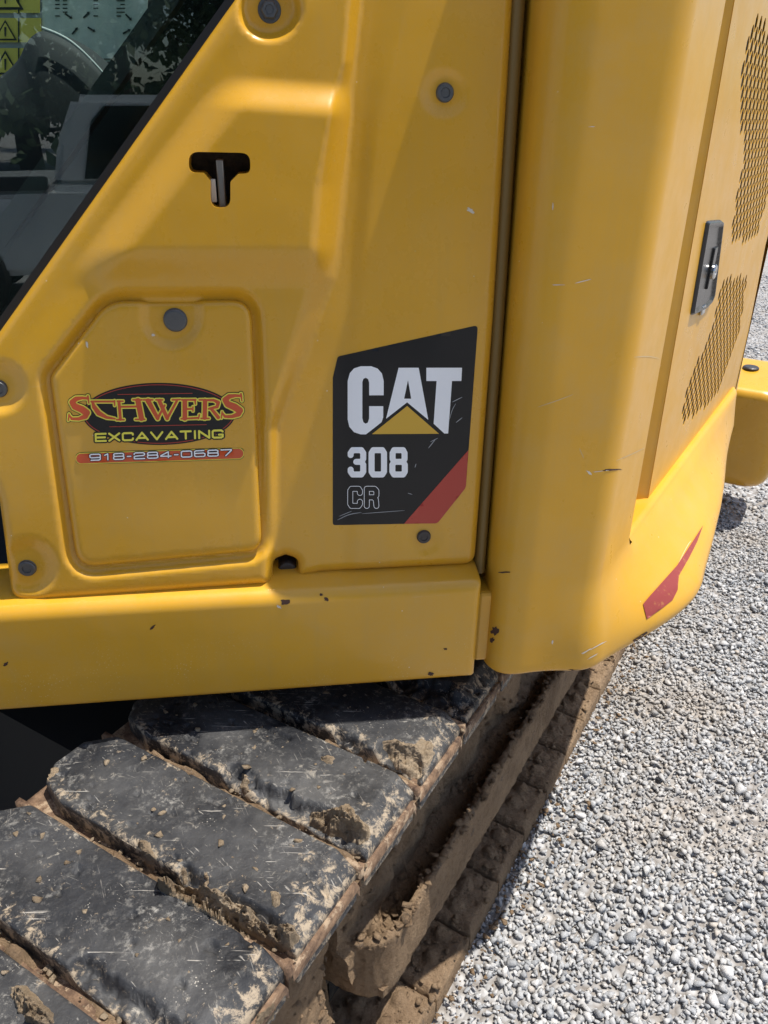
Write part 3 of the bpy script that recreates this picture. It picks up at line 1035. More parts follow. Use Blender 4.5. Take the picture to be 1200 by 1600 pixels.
for a, b in boundary(T):
    s0 = len(V); far = .0012 if (poly_sdf(V2[[a]], E2)[0] < -.004) else .006
    V += [P[a], P[b], P[b] - dn * far, P[a] - dn * far]; F.append((s0 + 1, s0, s0 + 3, s0 + 2))
engine_door = mesh_obj('engine_door', V, F, PAINT_CW, EX, smooth=False)
engine_door['label'] = 'sunlit yellow engine door with two perforated vents'
# turned edge at the far side of the door, and a dark box added so the vents look unlit inside
rb = to2(eng_pos(np.array([(1196, 383), (1152, 608)], float)))
edge_a = float(rb[:, 0].mean())
q0 = dA + dd * (edge_a + .004)
V = []; F = []
rad = .030
for z in (.90, 1.95):
    for k in range(11):
        a = math.radians(100) * k / 10
        V.append(q0 + dd * rad * math.sin(a) - dn * (rad * (1 - math.cos(a)) - .0015) + UZ * z)
    V.append(V[-1] - dn * .30 - dd * .06)
nn = len(V) // 2
for k in range(nn - 1): F.append((k, k + 1, nn + k + 1, nn + k))
mesh_obj('engine_cover_corner', V, F, PAINT_CW, EX)
mid = dA + dd * .28 - dn * .085
box('vent_dark_box', np.array([mid[0], mid[1], 1.42]), dd * .30, dn * .02, UZ * .53, DARK, EX)
fl = on_plane(np.array([(992., 890), (1006, 818), (1148, 0), (1221, -420)]), dA, dn) - dn * .001
fl2 = fl - dd * .05 - dn * .040
mesh_obj('door_flange', np.vstack([fl, fl2]), [(i, i + 1, i + 5, i + 4) for i in range(3)], PAINT_CW, EX, False)
vb = on_plane(np.array([(1250., -420), (1400, -420), (1196, 383), (1152, 608), (1060, 780), (1045, 780), (1180, 0)]), dA, dn) - dn * .014
mesh_obj('vent_dark_sheet', vb, [tuple(range(7))], DARK, EX, False)  # near-black sheet put in so the vent holes look dark

# ---- latch of the engine door
LT = fillet([(1103, 345), (1127, 343), (1113, 462), (1108, 474), (1098, 484), (1078, 494)], [5, 4, 8, 8, 8, 3], 4)
LQ = to2(eng_pos(LT))
def latch_pos(lift): return lambda p: dA + dd * p[:, :1] + UZ * p[:, 1:2] + dn * lift(p)[:, None]
LATCHM = mat('dark_latch_steel', (0.028, 0.029, 0.030), .25, .3)
CHROME = mat('lock_chrome', (0.5, 0.5, 0.5), .2, 1.0)
def lat_h(p):
    e = -poly_sdf(p, LQ)
    return .001 + .0048 * ss(0, .003, e) - .0040 * ss(.007, .010, e)
latch = relief('door_latch', LQ, latch_pos(lat_h), .0035, LATCHM, EX, skirt=.006, normal=dn, rows=(.001, .003))
lc = LQ.mean(0)
def dpt(a, z, w): return dA + dd * a + UZ * z + dn * w
pk = box('paddle', dpt(lc[0] + .004, lc[1] + .018, .0025), dd * .012, dn * .003, UZ * .034, LATCHM, latch, .002)
ck = lathe('lock_cylinder', [(.0125, 0), (.0125, .004), (.0105, .006), (.005, .006), (.004, .004)], 24, CHROME, latch, frame(dpt(lc[0] + .005, lc[1] + .012, .005), dn))
ck2 = box('latch_tongue', dpt(lc[0] - .001, lc[1] - .052, .0025), dd * .012, dn * .003, UZ * .008, CHROME, latch, .002)
for q in (pk, ck, ck2): q.matrix_parent_inverse = Matrix.Identity(4)

# ---- cab window
def glass_mat(name, tint, refl=1.0):
    m = bpy.data.materials.new(name); m.use_nodes = True
    t = m.node_tree; t.nodes.clear()
    o = t.nodes.new('ShaderNodeOutputMaterial'); mx = t.nodes.new('ShaderNodeMixShader')
    tr = t.nodes.new('ShaderNodeBsdfTransparent'); gl = t.nodes.new('ShaderNodeBsdfGlossy')
    fr = t.nodes.new('ShaderNodeFresnel'); fr.inputs[0].default_value = 1.62
    tr.inputs[0].default_value = (*tint, 1); gl.inputs['Roughness'].default_value = .0
    gl.inputs['Color'].default_value = (.95, .98, 1, 1)
    ad = t.nodes.new('ShaderNodeMath'); ad.operation = 'MULTIPLY'; ad.inputs[1].default_value = refl
    t.links.new(fr.outputs[0], ad.inputs[0]); t.links.new(ad.outputs[0], mx.inputs[0])
    t.links.new(tr.outputs[0], mx.inputs[1]); t.links.new(gl.outputs[0], mx.inputs[2]); t.links.new(mx.outputs[0], o.inputs[0])
    return m
GLASS = glass_mat('tinted_cab_glass', (.80, .90, .88), 1.15)
en = np.array([518.0, 367.0]) / math.hypot(518, 367)
ed = np.array([-367.0, 518.0]) / math.hypot(518, 367)
def strip(d0, d1, y0=-420, y1=1012):
    a = np.array([edge_x(y0), y0], float); b = np.array([edge_x(y1), y1], float)
    return np.array([a + en * d0, a + en * d1, b + en * d1, b + en * d0])
def slab(name, poly, w, th, m, parent, smooth=False):
    A = on_wall(poly, w)
    k = len(A)
    V = np.vstack([A, A - WM * th])
    F = [tuple(range(k)), tuple(range(2 * k - 1, k - 1, -1))] + [(i, i + k, (i + 1) % k + k, (i + 1) % k) for i in range(k)]
    o = mesh_obj(name, V, F, m, parent, smooth)
    bm = bmesh.new(); bm.from_mesh(o.data); bmesh.ops.recalc_face_normals(bm, faces=bm.faces[:]); bm.to_mesh(o.data); bm.free()
    return o
window = slab('window', [(edge_x(-420), -420), (-420, -420), (-420, 1100), (edge_x(1100), 1100)], -.046, .005, GLASS, EX)
o = slab('window_seal', strip(-13, 1), -.038, .014, RUBBER_TRIM, window); o.matrix_parent_inverse = Matrix.Identity(4)
o = slab('window_border', strip(-62, -12.5), -.0525, .002, FRIT, window); o.matrix_parent_inverse = Matrix.Identity(4)

# ---- inside the cab
TRIM = mat('grey_cab_trim', (0.055, 0.065, 0.07), .6)
SEATM = mat('charcoal_seat', (0.018, 0.022, 0.026), .75)
PIPE = mat('pale_seat_piping', (0.38, 0.42, 0.42), .6)
PAPER = mat('pale_green_label_sheet', (0.42, 0.50, 0.40), .6)
_n = N(PAPER); _n.color(_n.mix(_n.rng(_n.noise(12, 6, .7), .35, .65), (0.50, 0.62, 0.48), (0.82, 0.88, 0.70)))
INTER = mat('dark_cab_interior', (0.02, 0.024, 0.028), .7)
STICK = mat('yellow_warning_sticker', (0.80, 0.68, 0.12), .5)
def at_w(p, w): return on_wall([p], w)[0]
slab('cab_pillar', strip(-104, -70, -420, 900), -.09, .05, TRIM, EX)
pq = on_wall([(-420, 300)], -.04)[0]
box('cab_post', np.array([pq[0], pq[1], 1.70]) - WD * .03, WD * .045, WM * .05, UZ * .86, RUBBER_TRIM, EX, .012)
slab('cab_back_wall', [(820, -700), (-700, -700), (-700, 760), (520, 760)], -.80, .02, INTER, EX)
LABS = .50
sheet = slab('label_sheet', [(66, -110), (236, -110), (228, 60), (205, 118), (168, 132), (66, 96)], -LABS, .003, PAPER, EX)
INKD = mat('dark_arrow_print', (0.02, 0.035, 0.03), .6)
def sub(o): o.matrix_parent_inverse = Matrix.Identity(4); return o
for (x, y, a) in ((107, 25, 35), (135, 23, -45), (117, 48, -50), (143, 46, 30), (201, 27, 45), (226, 34, -15), (198, 49, -30), (224, 51, 50), (120, -30, 40), (190, -25, -40)):
    c, s = math.cos(math.radians(a)), math.sin(math.radians(a))
    pts = [(-7, -1.4), (3, -1.4), (3, -3), (7, 0), (3, 3), (3, 1.4), (-7, 1.4)]
    sub(slab('printed_arrow', [(x + c * u - s * v, y + s * u + c * v) for u, v in pts], -LABS + .0015, .001, INKD, sheet))
for y in (92, 97):
    sub(slab('printed_rule', [(135, y), (206, y - 1), (206, y + .3), (135, y + 1.3)], -LABS + .0015, .001, INKD, sheet))
for x in (86, 98, 146, 182, 188):
    for y in range(-60, 30, 6):
        if (x * 7 + y) % 5: sub(slab('printed_text', [(x, y), (x + 7, y), (x + 7, y + 1.6), (x, y + 1.6)], -LABS + .0012, .001, INKD, sheet))
ALU = mat('sticker_backing', (0.35, 0.4, 0.42), .5)
slab('sticker_panel', [(-80, -110), (66, -110), (66, 70), (40, 125), (-80, 125)], -LABS - .002, .006, ALU, EX)
for (x0, y0, x1, y1) in ((-62, -40, 62, 20), (-62, 28, 64, 66), (-62, 75, 62, 120)):
    st = slab('warning_sticker', [(x0, y0), (x1, y0), (x1, y1), (x0, y1)], -LABS + .002, .002, STICK, EX)
    cx, cy = 8, (y0 + y1) / 2
    hh = (y1 - y0) * .42
    tri_o = [(cx, cy - hh), (cx + hh * 1.15, cy + hh), (cx - hh * 1.15, cy + hh)]
    sub(slab('warning_triangle', tri_o, -LABS + .0035, .001, INKD, st))
    tri_i = [(cx, cy - hh * .72), (cx + hh * .88, cy + hh * .83), (cx - hh * .88, cy + hh * .83)]
    sub(slab('triangle_field', tri_i, -LABS + .005, .001, STICK, st))
    sub(slab('warning_mark', [(cx - 1.6, cy - hh * .3), (cx + 1.6, cy - hh * .3), (cx + .9, cy + hh * .62), (cx - .9, cy + hh * .62)], -LABS + .0065, .001, INKD, st))
    sub(slab('sticker_divider', [(28, y0), (30, y0), (30, y1), (28, y1)], -LABS + .0035, .001, INKD, st))
# seat: rounded backrest with pale piping, cushion, headrest, armrest
def seat_part(name, poly, w, th, m, parent, r=.03):
    c2 = chaikin(np.array(poly, float), 3)
    A = on_wall(c2, w)
    k = len(A); cen = A.mean(0)
    rings = []
    for f, dw in ((1.0, -th), (1.0, -r), (.985, -r * .45), (.955, -r * .12), (.90, 0.0), (.5, .012), (.02, .016)):
        rings.append(cen + (A - cen) * f + WM * dw)
    V = np.vstack(rings); F = []
    for a in range(len(rings) - 1):
        for i in range(k): F.append((a * k + i, a * k + (i + 1) % k, (a + 1) * k + (i + 1) % k, (a + 1) * k + i))
    return mesh_obj(name, V, F, m, parent)
seat = seat_part('seat_backrest', [(40, 52), (62, 40), (110, 62), (150, 96), (190, 140), (215, 190), (210, 330), (150, 420), (-60, 420), (-90, 300), (-60, 150), (20, 100)], -.30, .12, SEATM, EX, .05)
pl = np.array([(66, 44), (90, 53), (112, 65), (140, 90), (176, 131)], float)
P = on_wall(chaikin(pl, 2, False), -.292)
V = []; F = []
for i, q in enumerate(P):
    for a in np.linspace(0, 2 * math.pi, 8, endpoint=False): V.append(q + UZ * .0022 * math.cos(a) + WM * .0022 * math.sin(a))
for i in range(len(P) - 1):
    for j in range(8): F.append((i * 8 + j, i * 8 + (j + 1) % 8, (i + 1) * 8 + (j + 1) % 8, (i + 1) * 8 + j))
sub(mesh_obj('seat_piping', V, F, PIPE, seat))
seat_part('seat_cushion', [(-250, 420), (150, 400), (170, 470), (120, 520), (-250, 540)], -.20, .3, SEATM, EX, .05)
seat_part('side_console', [(-300, 330), (90, 322), (118, 345), (60, 470), (-10, 640), (-300, 640)], -.10, .10, TRIM, EX, .02)
cabroof = on_wall([(0, -420)], -.5)[0]
for k_ in (-1, 1):  # unseen roof added to darken the cab, open so some light falls in
    box('roof_rail', np.array([-.45, 1.42, 2.55]) + WM * (.36 if k_ > 0 else -.47), WD * .62, WM * .10, UZ * .06, PAINT, EX, .03)
    box('roof_crossbar', np.array([-.45, 1.42, 2.55]) + WD * .53 * k_, WD * .09, WM * .27, UZ * .055, PAINT, EX, .03)
box('cab_floor', np.array([-.45, 1.40, .86]), WD * .62, WM * .45, UZ * .03, INTER, EX)

# ---- upper frame, hood, undercarriage body (mostly hidden, they shade what is below)
def prism(name, poly, z0, z1, m, parent):
    poly = np.asarray(poly, float); k = len(poly)
    V = [(*q, z0) for q in poly] + [(*q, z1) for q in poly]
    F = [tuple(range(k))[::-1], tuple(range(k, 2 * k))] + [(i, (i + 1) % k, (i + 1) % k + k, i + k) for i in range(k)]
    o = mesh_obj(name, V, F, m, parent, False)
    bm = bmesh.new(); bm.from_mesh(o.data); bmesh.ops.recalc_face_normals(bm, faces=bm.faces[:]); bm.to_mesh(o.data); bm.free()
    return o
inner = [tuple(PLAN[i] - PN[i] * .07) for i in range(0, len(PLAN), 6) if seg[i] > .1]
prism('upper_frame', [wl(-1.1, -.02), wl(uL + .05, -.03)] + inner + [(-1.2, 2.6), (-1.25, 1.2)], .80, .845, GREASE, EX)
inn2_ = [tuple(PLAN[i] - PN[i] * .13) for i in range(0, len(PLAN), 6) if seg[i] > .18]
prism('engine_hood', [wl(uL + .02, -.09)] + inn2_ + [(.0, 2.7), wl(uL + .02, -.7)], 1.93, 1.99, PAINT_CW, EX)
prism('hood_light_block', [wl(uL + .05, -.15), at_s(sS, .16)[:2], at_s(sE, .2)[:2], (.4, 2.6), (.0, 2.4)], .85, 1.9, DARK, EX)  # unseen box added inside the hood to block sky light

# ---- decals on the side: model plate
X5 = lambda pts: np.array([(400 + x / 3.0, 480 + y / 3.0) for x, y in pts])
dec = X5(fillet([(360, 330), (383, 231), (1040, 84), (983, 845), (850, 1012), (360, 1021)], [30, 14, 16, 40, 26, 12], 5))
plate = drape('model_decal', [resample(dec, 8)], pan_bvh, BLACK_INK, EX, .0005, 8)
plate['label'] = 'black model decal with white lettering and a red corner'
red = X5(fillet([(996, 668), (983, 845), (850, 1012), (693, 1014)], [0, 40, 26, 0], 5))
sub(drape('red_stripe', [resample(red, 8)], pan_bvh, RED_INK, plate, .0008, 8))
sub(drape('yellow_triangle', [X5([(708, 462), (857, 592), (543, 594)])], pan_bvh, YEL_INK, plate, .0009, 14))
ink = Ink(535, 565, 730, 690, .4)
Cq = [(598, 412), (598, 345), (590, 310), (570, 287), (540, 276), (490, 276), (460, 286), (440, 308), (430, 345), (430, 525), (438, 560), (460, 585), (490, 595), (515, 595), (545, 572), (588, 538), (596, 515), (596, 463), (530, 463), (530, 520), (524, 540), (513, 545), (503, 538), (498, 518), (498, 350), (503, 335), (514, 330), (525, 336), (530, 352), (530, 412)]
ink.poly(X5(Cq))
ink.poly(X5([(668, 283), (762, 283), (807, 527), (708, 445), (609, 522)]))
ink.poly(X5([(712, 340), (694, 428), (727, 428)]), cut=True)
ink.poly(X5([(798, 283), (965, 283), (962, 345), (918, 345), (900, 591), (882, 591), (832, 545), (846, 345), (798, 345)]))
sub(ink.print('brand_lettering', 0.0, pan_bvh, WHITE_INK, plate, .0009))
def t5(ink, s, x0, x1, ytop, ybot, r, gap):
    a = X5([(x0, ybot)])[0]; b = X5([(x1, ybot)])[0]
    text(ink, s, a, b, (ybot - ytop) / 3.0, r / 3.0, gap / 3.0)
ink = Ink(535, 690, 650, 755, .4); t5(ink, '308', 430, 711, 655, 797, 14, 11)
sub(ink.print('model_number', 0.0, pan_bvh, WHITE_INK, plate, .0009))
ink = Ink(535, 750, 610, 800, .3); t5(ink, 'CR', 430, 576, 838, 942, 12, 8)
sub(ink.print('outlined_letters', 0.0, pan_bvh, WHITE_INK, plate, .0009, np.abs(ink.d) - .42))

# ---- company sticker on the access door
K3 = 1200 / 310.0
X3 = lambda pts: np.array([(90 + x / K3, 580 + y / K3) for x, y in pts])
ink = Ink(98, 585, 388, 735, .4)
el = X3([(612 + 462 * math.cos(a), 258 + 188 * math.sin(a)) for a in np.linspace(0, 2 * math.pi, 120, endpoint=False)])
oval = Ink(98, 585, 388, 735, .4); oval.poly(el)
def ch(ink_, pts): ink_.chain([(90 + x / K3, 580 + y / K3, r / K3) for x, y, r in pts])
name = Ink(98, 585, 388, 735, .3)
S1 = [[(186, 163, 7), (150, 160, 9), (112, 166, 14), (88, 186, 16), (105, 212, 19), (148, 230, 21), (177, 250, 20), (170, 272, 15), (130, 287, 10), (88, 287, 8), (74, 268, 5)], [(184, 150, 6), (190, 192, 4)], [(70, 258, 4), (66, 296, 4)]]
for st in S1: ch(name, st); ch(name, [(x + 925, y - 14, r) for x, y, r in st])
for st in ([(212, 185, 7), (222, 215, 13), (250, 252, 15), (298, 278, 9), (348, 286, 5)], [(205, 182, 6), (345, 182, 6)], [(345, 178, 5), (346, 206, 4)],
           [(372, 185, 9), (381, 290, 9)], [(362, 180, 5), (396, 180, 5)], [(358, 292, 5), (402, 292, 5)], [(378, 214, 6), (490, 212, 6)], [(487, 177, 16), (508, 284, 16)], [(472, 290, 5), (528, 290, 5)], [(457, 172, 5), (510, 172, 5)],
           [(548, 178, 15), (606, 284, 11)], [(606, 284, 8), (648, 205, 6)], [(616, 178, 12), (664, 284, 11)], [(664, 284, 8), (722, 178, 7)], [(520, 172, 5), (576, 172, 5)], [(596, 172, 5), (636, 172, 5)], [(694, 172, 5), (742, 170, 5)],
           [(770, 180, 14), (770, 284, 14)], [(752, 172, 5), (835, 172, 6)], [(832, 170, 5), (834, 198, 4)], [(770, 228, 6), (818, 226, 6)], [(819, 214, 4), (819, 240, 4)], [(748, 286, 5), (852, 281, 6)], [(858, 262, 5), (853, 286, 4)],
           [(892, 178, 13), (890, 280, 13)], [(892, 174, 6), (945, 174, 8), (972, 188, 11), (966, 214, 9), (915, 226, 6)], [(930, 226, 9), (972, 278, 11)], [(868, 284, 5), (916, 284, 5)], [(858, 172, 5), (892, 172, 5)]):
    ch(name, st)
exc = Ink(98, 585, 388, 735, .3)
text(exc, 'EXCAVATING', X3([(226, 428)])[0], X3([(1006, 405)])[0], 55 / K3, 6.0 / K3, 9 / K3, {'I': .28, 'A': 1.1, 'V': 1.1})
allb = Ink(98, 585, 388, 735, .4)
pp = np.stack([allb.X.ravel(), allb.Y.ravel()], 1)
shp = allb.X.shape
dN = name.sample(pp).reshape(shp); dX = exc.sample(pp).reshape(shp)
dO = oval.d
back = np.minimum(np.minimum(dN - 11 / K3, dO), dX - 8 / K3)
sticker = allb.print('company_sticker', 0.0, door_bvh, BLACK_INK, EX, .0004, back)
sticker['label'] = 'oval company sticker with red lettering on black'
ring = np.maximum(np.abs(dO + 11 / K3) - 2.2 / K3, -(np.minimum(dN - 11 / K3, dX - 8 / K3)))
sub(allb.print('oval_ring', 0.0, door_bvh, RED_INK, sticker, .0007, ring))
rule = Ink(98, 585, 388, 735, .3)
ch(rule, [(365, 140, 2), (815, 133, 2)]); ch(rule, [(315, 335, 2), (900, 322, 2)])
sub(rule.print('thin_rules', 0.0, door_bvh, RED_INK, sticker, .0007))
sub(name.print('lettering_outline', 7.2 / K3, door_bvh, LIME_INK, sticker, .0008))
sub(name.print('name_lettering', 0.0, door_bvh, ORANGE_INK, sticker, .0011))
sub(exc.print('trade_lettering', 0.0, door_bvh, LIME_INK, sticker, .0008))
pill = Ink(105, 690, 395, 735, .4); ch(pill, [(143, 527, 0.1), (1094, 497, 0.1)])
pst = pill.print('phone_sticker', 37 / K3, door_bvh, BLACK_INK, EX, .0004)
pst['label'] = 'red phone number strip edged in yellow'
sub(pill.print('strip_edge', 34 / K3, door_bvh, LIME_INK, pst, .0006))
sub(pill.print('strip_field', 29.5 / K3, door_bvh, ORANGE_INK, pst, .0008))
num = Ink(105, 690, 395, 735, .3)
text(num, '918-284-0687', X3([(194, 541)])[0], X3([(1056, 511)])[0], 43 / K3, 3.8 / K3, 10 / K3, {'-': .5, '1': .75})
sub(num.print('number_outline', 4.2 / K3, door_bvh, BLACK_INK, pst, .0010))
sub(num.print('phone_number', 0.0, door_bvh, WHITE_INK, pst, .0013))

# ---- red marking low on the counterweight, paint chips and scratches
cw_bvh = bvh_of(counterweight); sill_bvh = bvh_of(sill)
RED_WORN = mat('worn_red_decal', (0.36, 0.06, 0.05), .55)
_n = N(RED_WORN); _n.color(_n.mix(_n.rng(_n.noise(75, 7, .75), .56, .72), (0.27, 0.040, 0.035), (0.46, 0.215, 0.06)))
rl_ = np.array([(1004, 944), (1012, 934), (1057, 884), (1074, 858), (1098, 821), (1089, 846), (1076, 872), (1060, 900), (1058, 922), (1050, 938), (1034, 950), (1010, 967)], float)
rm = drape('red_reflector_decal', [resample(rl_, 6)], cw_bvh, RED_WORN, EX, .0012, 5)
rm['label'] = 'worn red reflective decal on the lower counterweight'
def blob(cx, cy, rx, ry, rot=0, seed=0, n=14, rag=.35):
    r = np.random.default_rng(seed + 5)
    a = np.linspace(0, 2 * math.pi, n, endpoint=False)
    k = 1 + rag * (r.random(n) * 2 - 1)
    x = np.cos(a) * rx * k; y = np.sin(a) * ry * k
    c, s = math.cos(rot), math.sin(rot)
    return np.column_stack([cx + c * x - s * y, cy + s * x + c * y])
for i, (cx, cy, rx, ry, rot, b, m_, par) in enumerate((
        (445, 941, 7, 4.5, -.2, sill_bvh, CHIP, sill), (502, 929, 2.5, 2.2, .5, sill_bvh, CHIP, sill), (510, 936, 3.4, 3, .3, sill_bvh, CHIP, sill),
        (238, 980, 6, 1.8, -.8, sill_bvh, CHIP, sill), (9, 1037, 4, 2.4, -.6, sill_bvh, CHIP, sill), (673, 1053, 4, 3, 0, sill_bvh, CHIP, sill), (696, 1014, 3, 1.6, 0, sill_bvh, CHIP, sill),
        (436, 948, 4, 2.2, .4, sill_bvh, PALE, sill), (735, 329, 6, 3, .5, pan_bvh, PALE, cab_panel), (136, 538, 1.6, 5, -.2, door_bvh, PALE, door), (239, 524, 2.5, 2, 0, door_bvh, PALE, door),
        (774, 986, 6, 7, 0, cw_bvh, CHIP, counterweight), (769, 1000, 3, 5, .3, cw_bvh, CHIP, counterweight), (788, 894, 9, 1.2, 0, cw_bvh, CHIP, counterweight),
        (956, 734, 14, 1.5, -.06, cw_bvh, CHIP, counterweight), (921, 739, 5, 2, .6, cw_bvh, PALE, counterweight), (938, 736, 12, .6, -.12, cw_bvh, PALE, counterweight),
        (864, 322, .9, 6, 0, cw_bvh, PALE, counterweight), (872, 445, 10, .7, 0, cw_bvh, PALE, counterweight), (912, 439, 14, .7, -.25, cw_bvh, PALE, counterweight), (925, 198, 5, .7, 0, cw_bvh, PALE, counterweight),
        (863, 1003, 1.5, 3, 0, cw_bvh, PALE, counterweight), (915, 1018, 9, 1.0, -.5, cw_bvh, PALE, counterweight), (935, 1008, 12, .8, -.5, cw_bvh, PALE, counterweight), (925, 1026, 10, .8, -.5, cw_bvh, PALE, counterweight),
        (1000, 995, 16, 2.0, -.55, cw_bvh, CHIP, counterweight), (880, 1048, 22, 1.5, -.08, cw_bvh, CHIP, counterweight))):
    sub(drape('paint_chip', [blob(cx, cy, rx, ry, rot, i)], b, m_, par, .0005, 5))
def hair(pts, w): 
    p = chaikin(np.array(pts, float), 2, False); t = np.gradient(p, axis=0); t /= np.linalg.norm(t, axis=1)[:, None]
    nrm = np.column_stack([-t[:, 1], t[:, 0]]); k = np.sin(np.linspace(0, math.pi, len(p)))[:, None] * w + .12
    return np.vstack([p + nrm * k, (p - nrm * k)[::-1]])
SCR = mat('pale_scratch', (0.62, 0.48, 0.26), .6)
for pts, w in (([(840, 636), (870, 626), (896, 616)], .45), ([(962, 720), (990, 708), (1010, 698)], .5), ([(990, 558), (1012, 556), (1030, 560)], .5), ([(905, 700), (912, 716)], .4), ([(1060, 880), (1075, 850), (1080, 845)], .5)):
    sub(drape('scratch', [hair(pts, w)], cw_bvh, SCR, counterweight, .0004, 40))
SCRW = mat('grey_scratch', (0.35, 0.36, 0.37), .6)
for pts, w in (([(527, 812), (545, 803), (565, 800)], .5), ([(530, 806), (550, 798)], .35), ([(565, 802), (632, 797)], .35), ([(706, 628), (722, 620)], .5), ([(669, 700), (680, 686)], .5), ([(672, 690), (684, 684)], .4), ([(702, 655), (706, 640), (712, 630)], .35), ([(648, 730), (650, 724)], .5), ([(637, 770), (644, 772)], .4), ([(712, 660), (722, 652)], .5)):
    sub(drape('scratch', [hair(pts, w)], pan_bvh, SCRW, plate, .0012, 40))

# ------------------------------------------------------------------ undercarriage: track nearest the camera
ZPAD = .720; ZSHOE = .688
chain = None
S0, S1_ = -.80, 2.12            # end centres of the track along TT
RAD = (ZSHOE - .036) / 2
ZC = .036 + RAD
def box_pts(s0, s1, q0, q1, z0, z1):
    return [trk(s, q, z) for s in (s0, s1) for q in (q0, q1) for z in (z0, z1)]
def boxmesh(parts, name, m, parent):
    V = []; F = []
    for b in parts:
        k = len(V); V += box_pts(*b)
        F += [(k, k + 1, k + 3, k + 2), (k + 4, k + 6, k + 7, k + 5), (k, k + 4, k + 5, k + 1), (k + 2, k + 3, k + 7, k + 6), (k, k + 2, k + 6, k + 4), (k + 1, k + 5, k + 7, k + 3)]
    o = mesh_obj(name, V, F, m, parent, False)
    bm = bmesh.new(); bm.from_mesh(o.data); bmesh.ops.recalc_face_normals(bm, faces=bm.faces[:]); bm.to_mesh(o.data); bm.free()
    return o
links = []
for k in range(-5, 15):
    for q in (.17, .26):
        links.append((k * PITCHT + .01, k * PITCHT + .141, q, q + .03, ZSHOE - .075, ZSHOE - .012))
        links.append((k * PITCHT + .01, k * PITCHT + .141, q, q + .03, .05, .11))
links += [(s_, s_ + .03, .17, .29, .06, ZSHOE - .02) for s_ in (-.75, 2.10)] + [(-.75, 2.13, .20, .26, ZSHOE - .06, ZSHOE - .03), (-.75, 2.13, .20, .26, .06, .09)]
track = boxmesh(links, 'track_chain', GREASE, EX)
track['label'] = 'muddy steel track with black rubber pads'

# one pad: rubber block with clipped inner corners, torn outer edge
def make_pad(seed, tear, name='track_pad'):
    PO = fillet([(5, 18), (395, 19), (446, 36), (466, 66), (464, 118), (425, 147), (5, 148)], [3, 12, 6, 6, 6, 8, 3], 4)   # mm: across, along
    def pos(p):
        a, b = p[:, 0], p[:, 1]
        e = -poly_sdf(p, PO)
        k = np.clip(1 - e / 5.0, 0, 1)
        z = ZPAD - .0045 * (1 - np.sqrt(np.clip(1 - k ** 2, 0, 1))) - .0 * b
        z = z - .022 * np.clip((34 - a) / 30., 0, 1)                       # outer end slopes down
        z = z - .008 * ss(410, 466, a)
        z = z + .002 * (fbm(a / 60., b / 60., 3, seed) - .5) + .0012 * (fbm(a / 8., b / 8., 3, seed + 3) - .5)
        # torn, bitten-off stretch of the edge nearest the next pad
        for (c0, c1, dep, side) in tear:
            w = ss(c0 - 14, c0 + 6, a) * ss(c1 + 14, c1 - 6, a)
            bb = b if side == 0 else 158 - b
            edge = 20 + dep * (.3 + 1.1 * fbm(a / 22., b / 22., 4, seed + 7, .6))
            z = z - w * (.012 + .020 * fbm(a / 14., b / 14., 4, seed + 9)) * ss(edge + 3, edge - 5, bb)
        # gouges
        g = fbm(a / 26., b / 14., 4, seed + 21)
        z = z - .007 * ss(.74, .77, g)
        return trk(b / 1000., a / 1000. , z)
    return relief(name, PO, pos, 3.4, PAD, track, skirt=.05, normal=UZ, rows=(.7, 1.8, 3.5, 6), bstep=3.5)
pads = {}
TEARS = {-3: [(60, 200, 25, 0)], -2: [(40, 190, 20, 0)], -1: [(30, 110, 12, 0), (150, 175, 14, 0)], 0: [(25, 235, 22, 0)], 1: [(15, 75, 26, 0), (110, 150, 10, 0)], 2: [(20, 140, 40, 0)], 3: [(30, 100, 20, 0)]}
for k in range(-3, 4):
    o = sub(make_pad(k + 11, TEARS.get(k, [])))
    o.location = tuple(TT * PITCHT * k)
    pads[k] = o
for k in list(range(-5, -3)) + list(range(4, 14)):
    o = pads[(k % 3) - 1].copy(); C.objects.link(o); o.location = tuple(TT * PITCHT * k)

# one steel shoe: plate with an upturned lip on the near edge
def make_shoe(name, z, m, noise_amp, parent):
    ns, nq = 20, 46
    ss_ = np.r_[-.004, -.004, .004, .005, np.linspace(.012, .146, ns)]
    zz = np.r_[z - .02, z + .013, z + .0145, z + .001, np.full(ns, z)]
    qs = np.r_[-.0005, 0, np.linspace(.004, .458, nq), .462, .4625]
    V = []; F = []
    S, Q = np.meshgrid(ss_, qs, indexing='ij')
    Z = np.repeat(zz[:, None], len(qs), 1) + noise_amp * (fbm(S * 40, Q * 40, 4, z * 9) - .5)
    Z[:, 0] -= .018; Z[:, -1] -= .018
    Z[-1, :] -= .016
    V = trk(S, Q, Z).reshape(-1, 3)
    n2 = len(qs)
    F = [(i * n2 + j, (i + 1) * n2 + j, (i + 1) * n2 + j + 1, i * n2 + j + 1) for i in range(len(ss_) - 1) for j in range(n2 - 1)]
    return sub(mesh_obj(name, V, F, m, parent, True))
shoe0 = make_shoe('track_shoe', ZSHOE, RUST, .002, track)
shoes = {0: shoe0}
for k in list(range(-5, 0)) + list(range(1, 14)):
    o = shoe0.copy(); C.objects.link(o); o.location = tuple(TT * PITCHT * k); shoes[k] = o

